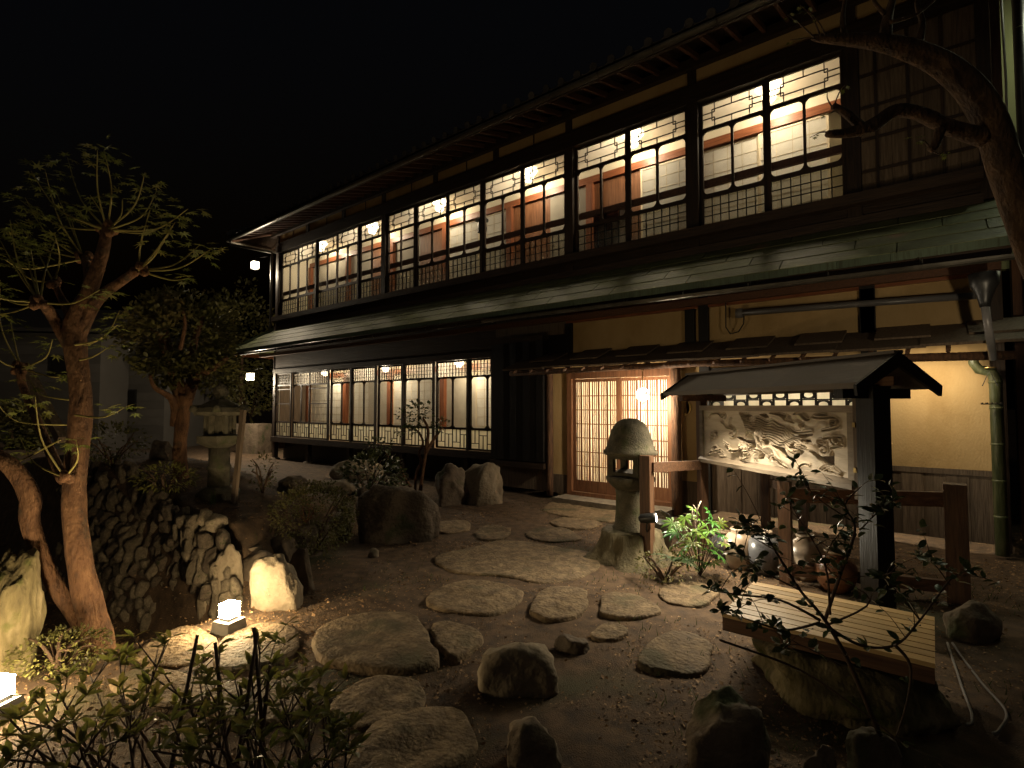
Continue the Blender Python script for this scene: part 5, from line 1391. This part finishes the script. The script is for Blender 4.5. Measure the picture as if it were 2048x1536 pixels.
# ---- maple reaching in from the right
def right_maple():
    D = 3.6; base = Vector((.95, -2.45, 0)); t = thing('maple_tree', 'thick gnarled maple arching in front of the upper shutters', 'tree', base)
    m = MB()
    P = [base + Vector((0, 0, -.1)), base + Vector((-.08, 0, .9)), dp(2150, 680, D), dp(2060, 480, D), dp(2010, 330, D), dp(1965, 210, D), dp(1900, 140, D + .05), dp(1820, 100, D + .1), dp(1740, 82, D + .1), dp(1660, 78, D + .1), dp(1625, 75, D + .1)]
    W = [.16, .135, .12, .108, .098, .09, .085, .072, .048, .03, .018]; Q = cr(P, 14)
    rr = [W[min(i // 14, 10)] + (W[min(i // 14 + 1, 10)] - W[min(i // 14, 10)]) * ((i % 14) / 14) for i in range(len(Q))]
    m.tube(Q, rr, 30, wob=.2, seed=3)
    limb(m, [(1970, 275), (1900, 255), (1840, 228), (1790, 222), (1745, 250), (1700, 265), (1655, 268)], [D, D, D - .03, D - .05, D - .05, D - .05, D - .1], [50, 38, 34, 34, 36, 26, 16], 14, 4)
    limb(m, [(1725, 255), (1690, 225), (1665, 212)], D - .05, [26, 20, 16], 10, 5)
    limb(m, [(1770, 90), (1775, 40), (1785, 0), (1800, -60)], D + .1, [40, 26, 18, 14], 10, 6)
    limb(m, [(1690, 76), (1685, 40), (1690, 0), (1700, -50)], D + .1, [18, 14, 10, 8], 8, 7)
    limb(m, [(1830, 105), (1845, 50), (1835, 10), (1840, -40)], D + .1, [30, 16, 14, 10], 8, 8)
    limb(m, [(1880, 260), (1870, 290), (1860, 300)], D - .05, [28, 22, 16], 10, 9)
    limb(m, [(1780, 45), (1830, 30), (1870, 0)], D + .05, [12, 8, 6], 8, 10)
    limb(m, [(1770, 30), (1750, 5), (1740, -20)], D + .1, [12, 9, 6], 8, 11)
    part(m, 'trunk', M['bark2'], t, True)
    r = random.Random(4); LV = []
    tw = [((1630, 76), (1575, 30)), ((1640, 70), (1600, 10)), ((1650, 70), (1615, 20)), ((1640, 82), (1580, 80)), ((1665, 215), (1655, 180)), ((1668, 213), (1690, 170)), ((1660, 265), (1620, 275)), ((1672, 220), (1640, 232)), ((1862, 300), (1840, 280)), ((1862, 300), (1890, 305))]
    for a, e in tw:
        Qd = cr([dp(*a, D), dp((a[0] + e[0]) / 2 + r.uniform(-8, 8), (a[1] + e[1]) / 2 + r.uniform(-8, 8), D - .03), dp(*e, D - .1)], 5)
        part(MB().tube(Qd, [.006 * (1 - .7 * i / len(Qd)) for i in range(len(Qd))], 6), 'twig', M['twig'], t, True)
        for s in range(4):
            dirn = Vector((r.gauss(0, 1), r.gauss(0, 1), -.4)).normalized(); LV.append(leaf_mat(Qd[-1 - s % 4] + dirn * .02, dirn, r.uniform(.018, .03), r.uniform(-.6, .6)))
    for x, y in ((1818, 275), (1845, 272), (2046, 50)): LV.append(leaf_mat(dp(x, y, D - .1), Vector((-.7, -.5, -.2)), .045, .5, Vector((0, -.8, .4))))
    leaves(t, LV, 'maple', 290)
right_maple()

# ---- bush and tree crowns made of many small leaves
def crown(parent, c, rad, n, size, key, seed, gaps=3.0, shell=.55, thr=-.15):
    r = random.Random(seed); out = []; k = 0
    while len(out) < n and k < n * 8:
        k += 1
        d = Vector((r.gauss(0, 1), r.gauss(0, 1), r.gauss(0, 1))).normalized(); q = r.uniform(shell, 1.0) ** .6
        p = Vector((d.x * rad[0] * q, d.y * rad[1] * q, d.z * rad[2] * q))
        bump = 1 + .16 * noise.noise(d * 2.4 + Vector((seed, 0, 0)))
        if noise.noise((c + p) * gaps + Vector((seed, 1, 2))) < thr: continue
        v = (d + Vector((r.gauss(0, .6), r.gauss(0, .6), r.gauss(0, .5)))).normalized()
        out.append(leaf_mat(c + p * bump, v, size * r.uniform(.7, 1.3), r.uniform(-1, 1)))
    return out
def shrub(x, y, w_px, h_px, label, seed, n=900, size=.03, key='shrub', name='shrub', stem='twig', group=None, lim=0, dd=0):
    g = gp(x, y) if not dd else dp(x, y, dd); d = depth_of(g); wd = w_px * d / FPX / 2; ht = h_px * d / FPX
    t = thing(name, label, 'shrub', g, group=group); r = random.Random(seed); m = MB()
    for k in range(7):
        a = r.uniform(0, 6.28); e = g + Vector((math.cos(a) * wd * .7, math.sin(a) * wd * .7, ht * r.uniform(.55, .95)))
        m.tube(cr([g, g.lerp(e, .5) + Vector((r.uniform(-.05, .05), r.uniform(-.05, .05), .06)), e], 4), [.014, .012, .011, .01, .009, .008, .007, .006, .004], 6)
    part(m, 'stems', M[stem], t, True)['kind'] = 'stuff'
    L = crown(t, g + Vector((0, 0, ht * .56)), (wd, wd, ht * .5), n, size, key, seed, 4 / max(.3, wd))
    leaves(t, L, key, lim); return t
shrub(625, 1112, 175, 140, 'rounded azalea shrub with one lit orange branch above the leaning slab', 1, 3800, .03)
shrub(745, 1005, 130, 95, 'broad-leaved dark evergreen shrub behind the flat-topped boulder', 2, 800, .08, 'camellia', 'evergreen_shrub')
shrub(525, 985, 60, 75, 'thin twiggy bush near the tall lantern', 3, 180, .03)
shrub(225, 930, 120, 80, 'low tangled bush on the terrace edge behind the maple', 4, 500, .04)
shrub(330, 990, 110, 60, 'strappy green clump hanging over the rubble wall', 5, 420, .05, 'azalea')
shrub(500, 835, 100, 85, 'dark round bush behind the dressed stone block', 6, 700, .05, dd=13.0)
shrub(120, 1345, 170, 75, 'small dense leafy cushion at the maple foot', 7, 900, .022)
shrub(770, 930, 110, 60, 'low dark fern bush under the ground-floor windows', 8, 400, .05, 'camellia', 'evergreen_shrub')
shrub(1330, 1165, 120, 60, 'low ferny growth around the tree stump', 9, 260, .03)
shrub(610, 905, 70, 40, 'small dark bush under the veranda floor', 10, 250, .05)
# lit orange branch of the azalea
g = dp(612, 1045, 5.6); t = tag(thing('bare_branch', None, 'branch', g), 'small bare orange branch glowing within the azalea shrub', 'branch')
m = MB(); r = random.Random(2)
for k in range(7): m.tube(cr([g, g + Vector((r.uniform(-.06, .06), r.uniform(-.06, .06), .12)), g + Vector((r.uniform(-.16, .16), r.uniform(-.1, .1), r.uniform(.2, .32)))], 4), [.009 - .0009 * i for i in range(9)], 6)
part(m, 'twigs', M['bark'], t, True)

# ---- pruned broadleaf tree on the terrace
def round_tree():
    g = gp(362, 955); D = depth_of(g); t = thing('round_tree', 'round-crowned pruned tree with bare forking limbs on the terrace', 'tree', g)
    m = MB()
    limb(m, [(362, 965), (360, 900), (366, 830), (372, 790)], D, [34, 29, 29, 32], 14, 1)
    limb(m, [(368, 810), (345, 755), (330, 700), (318, 670), (298, 655)], [D, D, D - .1, D - .2, D - .3], [30, 22, 18, 14, 8], 10, 2)
    limb(m, [(375, 800), (395, 755), (430, 735), (455, 715)], [D, D, D - .1, D - .1], [26, 20, 14, 8], 10, 3)
    limb(m, [(370, 790), (350, 740), (335, 680), (325, 630), (330, 600)], [D, D + .1, D + .2, D + .2, D + .2], [24, 18, 14, 10, 6], 10, 4)
    limb(m, [(380, 780), (385, 700), (400, 650), (415, 610)], [D, D + .2, D + .3, D + .3], [22, 16, 12, 6], 10, 5)
    limb(m, [(350, 850), (345, 800), (310, 775), (300, 750)], [D, D - .1, D - .3, D - .4], [22, 16, 10, 6], 10, 6)
    limb(m, [(360, 700), (370, 650), (365, 620)], [D - .3, D - .3, D - .3], [10, 8, 5], 8, 7)
    part(m, 'trunk', M['bark'], t, True)
    c = dp(368, 672, D + .1); s = D / FPX
    L = crown(t, c, (112 * s, 112 * s, 92 * s), 5200, .055, 'shrub', 3, 2.2, .35, -.02)
    L += crown(t, dp(330, 740, D - .2), (55 * s, 55 * s, 38 * s), 500, .055, 'shrub', 5, 3, .2, .0)
    L += crown(t, dp(430, 745, D), (50 * s, 50 * s, 42 * s), 500, .055, 'shrub', 6, 3, .2, .0)
    leaves(t, L, 'shrub', 0)
round_tree()

# ---- sapling before the ground-floor windows
def sapling():
    g = gp(843, 992); D = depth_of(g); t = thing('pruned_sapling', 'small pruned tree with two leaf tufts silhouetted on the ground-floor windows', 'tree', g)
    m = MB()
    limb(m, [(838, 1000), (845, 950), (852, 900), (856, 860), (845, 835)], D, [9, 7, 7, 6, 4], 9, 1)
    limb(m, [(852, 905), (868, 878), (885, 855)], D, [8, 6, 4], 8, 2)
    limb(m, [(830, 1000), (832, 950), (842, 925), (838, 905), (846, 885), (835, 862), (820, 860)], D + .05, [6, 6, 6, 5, 5, 4, 3], 8, 3)
    limb(m, [(830, 985), (812, 960), (800, 935), (780, 920), (770, 900)], D, [7, 6, 5, 4, 3], 8, 4)
    part(m, 'trunk', M['bark'], t, True)
    s = D / FPX; L = []
    for i, (x, y, a, b, n) in enumerate(((838, 822, 30, 22, 150), (882, 850, 20, 14, 70), (815, 862, 24, 12, 60), (800, 830, 8, 12, 20), (760, 890, 30, 16, 90), (830, 845, 22, 14, 60))):
        L += crown(t, dp(x, y, D), (a * s, a * s, b * s), n, .06, 'camellia', 20 + i, 6, .2, -.2)
    leaves(t, L, 'camellia', 290)
sapling()

# ---- fatsia with fern beside the stump
def fatsia():
    g = dp(1400, 1130, 4.95); g.z = gz(g.x, g.y); D = 4.9; t = thing('fatsia_plant', 'bright green palmate-leaved plant glowing in the spotlight', 'plant', g)
    r = random.Random(6); pts = [(1400, 1040, .15), (1380, 1065, .14), (1425, 1045, .14), (1352, 1065, .12), (1410, 1075, .14), (1440, 1070, .11), (1370, 1035, .11), (1430, 1095, .12), (1395, 1110, .12), (1350, 1090, .1), (1418, 1025, .1), (1440, 1045, .09), (1345, 1045, .09), (1388, 1020, .09), (1405, 1130, .1), (1428, 1125, .1), (1365, 1100, .11), (1448, 1088, .1), (1385, 1085, .13), (1412, 1098, .12), (1375, 1120, .1), (1420, 1062, .13), (1395, 1062, .13), (1362, 1052, .12), (1438, 1110, .1)]
    for x, y, s in pts:
        p = dp(x, y, D + r.uniform(-.15, .15)); q = cr([g, g.lerp(p, .6) + Vector((0, 0, .04)), p], 5)
        part(MB().tube(q, .0035, 5), 'stalk', M['twig'], t, True)
        d = Vector((p.x - g.x, p.y - g.y, 0)); d = (d.normalized() if d.length > .02 else Vector((0, -1, 0))) + Vector((r.uniform(-.8, .8), r.uniform(-.9, .3), r.uniform(-.9, .15)))
        o = put('leaf', LM['fatsia'], t); o.matrix_local = Matrix.Translation(-g) @ leaf_mat(p, d, s * r.uniform(.95, 1.4), r.uniform(-.9, .9))
    m = MB(); a = dp(1395, 1045, D - .1)
    part(m.tube([a, dp(1394, 1020, D - .1), dp(1402, 1002, D - .1)], [.009, .008, .005], 6).tube([dp(1394, 1022, D - .1), dp(1387, 1010, D - .1)], [.006, .004], 6), 'cut_stem', M['pale'], t, True)
    part(MB().tube([dp(1384, 1045, D - .1), dp(1385, 1015, D - .1)], [.006, .004], 6), 'cut_stem', M['pale'], t, True)
    f = dp(1352, 1120, 4.85); tf = thing('fern', 'dark green fern arching beside the tree stump', 'fern', f)
    for k in range(9):
        a = R(200 + k * 26 + r.uniform(-8, 8)); o = put('frond', LM['fern'], tf); o.matrix_local = leaf_mat(Vector((0, 0, 0)), Vector((math.cos(a), math.sin(a), r.uniform(-.1, .55))), r.uniform(.2, .3), r.uniform(-.2, .2))
fatsia()

# ---- camellia sprawling over the bench
def camellia():
    D = 2.25; g = dp(1720, 1530, 2.2); g.z = min(g.z, .0); t = thing('camellia_bush', 'sprawling camellia with thin dark branches and glossy leaves over the bench', 'shrub', g)
    B = [([(1760, 1470), (1700, 1330), (1650, 1240), (1600, 1180), (1550, 1100), (1530, 1060)], 2.3, 16), ([(1650, 1240), (1680, 1150), (1710, 1060), (1690, 1010), (1720, 975)], 2.3, 12),
         ([(1655, 1250), (1740, 1200), (1650, 1130), (1690, 1050)], 2.35, 7), ([(1640, 1240), (1560, 1200), (1480, 1190), (1420, 1180)], 2.3, 10), ([(1640, 1245), (1570, 1260), (1500, 1240), (1440, 1220)], 2.25, 9),
         ([(1650, 1250), (1720, 1290), (1790, 1290), (1840, 1240), (1900, 1160), (1935, 1140)], 2.3, 11), ([(1840, 1240), (1800, 1190), (1765, 1150)], 2.3, 6), ([(1660, 1230), (1650, 1130), (1600, 1040), (1570, 990)], 2.4, 8),
         ([(1790, 1290), (1820, 1330), (1815, 1400), (1790, 1480)], 2.2, 12), ([(1720, 1060), (1760, 1020), (1790, 1000)], 2.35, 5), ([(1700, 1040), (1640, 1000), (1600, 960)], 2.35, 5),
         ([(1600, 1180), (1540, 1150), (1500, 1120), (1470, 1090)], 2.35, 6), ([(1900, 1170), (1870, 1130), (1840, 1110)], 2.3, 5), ([(1680, 1330), (1600, 1290), (1560, 1300)], 2.2, 5), ([(1440, 1280), (1600, 1340), (1720, 1420), (1830, 1500), (1980, 1550)], 2.1, 8),
         ([(1550, 1100), (1500, 1070), (1480, 1040)], 2.35, 4)]
    LV = []; r = random.Random(12); K = 0
    for px, d, wpx in B:
        m = MB(); P = [dp(x, y, d + .12 * noise.noise(Vector((x * .01, y * .01, K)))) for x, y in px]; Q = cr(P, 5)
        part(m.tube(Q, [max(.0018, wpx * .62 * d / FPX / 2 * (1 - .75 * i / len(Q))) for i in range(len(Q))], 7), 'branch', M['twig'], t, True); K += 1
        n = len(Q)
        if K not in (9, 15):
            for q_ in range(4):     # side twigs with their own leaves
                i = r.randrange(n // 3, n); e = Q[i] + Vector((r.gauss(0, .09), r.gauss(0, .09), r.gauss(.05, .07)))
                T_ = cr([Q[i], Q[i].lerp(e, .5) + Vector((0, 0, .015)), e], 3)
                part(MB().tube(T_, [.0022 - .0002 * j for j in range(len(T_))], 5), 'twig', M['twig'], t, True)
                for j in range(4):
                    dv = Vector((r.gauss(0, 1), r.gauss(0, 1), r.gauss(.1, .5))).normalized(); LV.append(leaf_mat(T_[-1 - j % 3], dv, r.uniform(.036, .054), r.uniform(-1, 1)))
        if K == 9 or K == 15: nl = 3
        else: nl = 9 + int(2.8 * len(px))
        for k in range(nl):
            i = min(n - 1, int(n * (1 - .75 * r.random() ** 1.3))); q = Q[i]
            dirn = Vector((r.gauss(0, 1), r.gauss(0, 1), r.gauss(.1, .5))).normalized(); L_ = r.uniform(.038, .058)
            LV.append(leaf_mat(q + dirn * r.uniform(.0, .03), dirn, L_, r.uniform(-1, 1)))
            if r.random() < .45:
                d2 = (dirn + Vector((r.gauss(0, .8), r.gauss(0, .8), r.gauss(0, .5)))).normalized(); LV.append(leaf_mat(q, d2, L_ * .9, r.uniform(-1, 1)))
    leaves(t, LV, 'camellia', 300)
camellia()

# ---- azaleas in the foreground at the left
def azalea(px0, label, stems, seed, d0):
    g = dp(*px0, d0); g.z = gz(g.x, g.y); t = thing('azalea_plant', label, 'shrub', g); r = random.Random(seed); LV = []
    for x, y, d in stems:
        e = dp(x, y, d); b = Vector((g.x + r.uniform(-.25, .25), g.y + r.uniform(-.2, .2), 0)); b.z = gz(b.x, b.y)
        Q = cr([b, b.lerp(e, .5) + Vector((r.uniform(-.06, .06), r.uniform(-.06, .06), .03)), e], 5); n = len(Q)
        part(MB().tube(Q, [.007 * (1 - .6 * i / n) for i in range(n)], 6), 'stem', M['twig'], t, True)
        tips = [Q[-1]]
        for k in range(3):
            i = r.randrange(n // 2, n); tp = Q[i] + Vector((r.uniform(-.1, .1), r.uniform(-.1, .1), r.uniform(.03, .1))); tips.append(tp)
            part(MB().tube([Q[i - 1], tp], [.004, .002], 5), 'stem', M['twig'], t, True)
        for tp in tips:
            for k in range(r.randrange(4, 8)):
                a = r.uniform(0, 6.28); dv = Vector((math.cos(a), math.sin(a), r.uniform(.1, 1.2))); LV.append(leaf_mat(tp, dv, r.uniform(.05, .088), r.uniform(-.4, .4)))
    leaves(t, LV, 'azalea', 300)
r = random.Random(40)
azalea((200, 1560), 'leafy azalea with upright stems beside the low left lamp', [(60, 1390, 2.3), (110, 1370, 2.4), (150, 1410, 2.2), (20, 1440, 2.1), (95, 1450, 2.0), (180, 1350, 2.5), (240, 1390, 2.3), (215, 1440, 2.1), (300, 1370, 2.4), (160, 1490, 1.95), (60, 1500, 1.9), (270, 1470, 2.0), (330, 1290, 2.5), (240, 1330, 2.5), (20, 1520, 1.85)], 1, 2.05)
azalea((470, 1580), 'leafy azalea with cut-back stems before the garden lamp', [(330, 1350, 2.4), (380, 1400, 2.2), (440, 1290, 2.4), (500, 1330, 2.3), (520, 1290, 2.5), (545, 1330, 2.4), (460, 1420, 2.1), (420, 1470, 2.0), (560, 1400, 2.1), (350, 1460, 2.0), (500, 1450, 2.0), (300, 1500, 1.9), (560, 1360, 2.4), (395, 1330, 2.5), (470, 1360, 2.3), (520, 1480, 1.9)], 2, 1.95)
azalea((660, 1560), 'leafy azalea with dark arching stem at the stone path', [(600, 1370, 2.3), (650, 1400, 2.2), (620, 1440, 2.1), (690, 1470, 2.0), (580, 1480, 2.0), (640, 1350, 2.4), (560, 1440, 2.1), (700, 1500, 1.95), (610, 1500, 1.9), (660, 1520, 1.9)], 3, 1.95)
# bare cut canes standing among them
cn = [((430, 1285), (445, 1420)), ((508, 1255), (520, 1400)), ((515, 1265), (505, 1330)), ((395, 1270), (380, 1345)), ((540, 1330), (530, 1420)), ((240, 1400), (330, 1536)), ((480, 1370), (490, 1440))]
for i, (a, b) in enumerate(cn):
    A, B_ = dp(*a, 2.3), dp(*b, 2.25); base = A.lerp(B_, 1.0); dirn = (B_ - A).normalized(); k = (gz(base.x, base.y) - B_.z) / dirn.z if abs(dirn.z) > .1 else .3
    foot = B_ + dirn * max(0, min(k, 1.2))
    solo(MB().tube([foot, B_, A], [.009, .008, .007], 8), 'cut_cane', M['twig'], 'bare cut azalea cane standing among the leaves', 'cane', foot, True, 'cut canes in the foreground azaleas')

# ---- grass tufts
def tuft(x, y, n, h, label, seed, d=None):
    g = gp(x, y) if d is None else dp(x, y, d); r = random.Random(seed); m = MB()
    for k in range(n):
        a = r.uniform(0, 6.28); b = g + Vector((r.uniform(-.04, .04), r.uniform(-.04, .04), -.01)); l = h * r.uniform(.5, 1.1); o = Vector((math.cos(a), math.sin(a), 0)); s = o.cross(Vector((0, 0, 1))) * .003
        p1 = b + o * l * .12 + Vector((0, 0, l * .6)); p2 = b + o * l * .4 + Vector((0, 0, l)); m._add([b - s, b + s, p1 + s, p1 - s, p2], [(0, 1, 2, 3), (3, 2, 4)])
    ms = bpy.data.meshes.new('grass_tuft'); ms.from_pydata([tuple(Vector(v) - g) for v in m.v], [], m.f); ms.materials.append(M['grass'])
    tag(put('grass_tuft', ms, None, g), label, 'grass')
tuft(1050, 1530, 45, .14, 'bright grass tuft before the mossy dark boulder', 1)
tuft(425, 1010, 14, .18, 'small grass tuft at the foot of the tall lantern', 2)
tuft(445, 1060, 5, .14, 'few pale grass blades on the shaded terrace bank', 3)
tuft(300, 1000, 40, .25, 'long strappy grass overhanging the rubble wall', 4)
tuft(985, 1000, 60, .08, 'mossy grass patch at the brown boulder foot', 5)
# ---- leaf litter and moss on the ground
r = random.Random(77); ML = []; MG = MB()
for k in range(80000):
    u = r.random(); 
    x = r.uniform(-7.5, 1.2) ; y = r.uniform(-7.2, -.3)
    if (Vector((x, y, 0)) - Vector((CAM.x, CAM.y, 0))).length > 8: continue
    if x < edge_x(y) and y > -5.6 and r.random() < .6: continue
    nz = .6 * noise.noise(Vector((x * .8, y * .8, 5))) + .4 * noise.noise(Vector((x * 2.6, y * 2.6, 8)))
    if r.random() > sst(-.38, .42, nz + (.3 if y < -5 and x < -2.2 else 0)): continue
    a = r.uniform(0, 6.28); ML.append(leaf_mat(Vector((x, y, gz(x, y) + r.uniform(.004, .014))), Vector((math.cos(a), math.sin(a), r.uniform(-.35, .35))), r.uniform(.007, .027) * (1.7 if r.random() < .08 else 1), r.uniform(-.9, .9)))
o = merged(None, ML, 'litter', 'leaf_litter'); tag(o, 'dry fallen leaves and chips scattered over the soil', None, None, 'stuff')
gm = MB()
for k in range(5200):
    x = r.uniform(-9, .5); y = r.uniform(-7, -.4)
    if noise.noise(Vector((x * .8, y * .8, 21))) < .12: continue
    z = gz(x, y); l = r.uniform(.02, .06); a = r.uniform(0, 6.28); dx, dy = math.cos(a) * l * .5, math.sin(a) * l * .5
    gm._add([(x - .003, y, z), (x + .003, y, z), (x + dx, y + dy, z + l)], [(0, 1, 2)])
ms = bpy.data.meshes.new('moss_grass'); ms.from_pydata(gm.v, [], gm.f); ms.materials.append(M['grass'])
tag(put('moss_grass', ms), 'sparse short grass and moss on the soil', None, None, 'stuff')

# ================================================================== BACKGROUND AT THE LEFT
def house(label, c, wx, wy, h, rz, wins):
    t = thing('neighbour_house', label, 'building', c, rz)
    part(MB().box(-wx, wx, -wy, wy, -.5, h), 'wall', M['siding'], t, False, True)
    m = MB(); m.prism_x([(-wy - .4, h), (0, h + wy * .5), (wy + .4, h), (wy + .4, h + .12), (0, h + wy * .5 + .14), (-wy - .4, h + .12)], -wx - .3, wx + .3); part(m, 'roof', M['tile'], t, False, True)
    for x, z, a, b in wins:
        f = part(MB().box(x - a - .05, x + a + .05, -wy - .04, -wy - .004, z - b - .05, z + b + .05), 'window', M['steel'], t, False, True)
        part(MB().box(x - a, x + a, -wy - .05, -wy - .0405, z - b, z + b), 'pane', M['black'], f, False, True)
    for k in range(int(h / .3)):
        part(MB().box(-wx, wx, -wy - .012, -wy - .001, k * .3, k * .3 + .285), 'siding_board', M['siding'], t, False, True)
a = dp(110, 850, 19); b_ = dp(320, 850, 21)
rzb = math.atan2(_fw0.y, _fw0.x) - R(90)
house('pale sided house with a small dark window beyond the maple', (a.x, a.y, 0), 2.6, 2.0, 4.0, rzb + R(8), [(1.45, 2.9, .3, .3), (-1.0, 2.9, .4, .35)])
house('pale low house behind the round-crowned tree', (b_.x, b_.y, 0), 1.7, 2.0, 3.2, rzb - R(4), [(.2, 1.8, .4, .35)])
def far_tree(x, y, d, w_px, h_px, label, seed, n):
    g = dp(x, y, d); g.z = 0; s = d / FPX; t = thing('evergreen_tree', label, 'tree', g)
    part(MB().tube([g, g + Vector((0, 0, h_px * s * .6))], [.12, .05], 8), 'trunk', M['bark2'], t, True)
    L = crown(t, g + Vector((0, 0, h_px * s * .58)), (w_px * s / 2, w_px * s / 2, h_px * s * .45), n, .16, 'shrub', seed, 1.2, .3, -.1); leaves(t, L, 'shrub', 0)
far_tree(480, 900, 21, 150, 330, 'tall dark evergreen beyond the inn corner', 1, 2600)
far_tree(425, 900, 23, 130, 300, 'dark evergreen between the house and the inn corner', 2, 2000)
far_tree(20, 900, 14, 120, 120, 'dark low evergreen behind the maple shoots', 3, 1200)
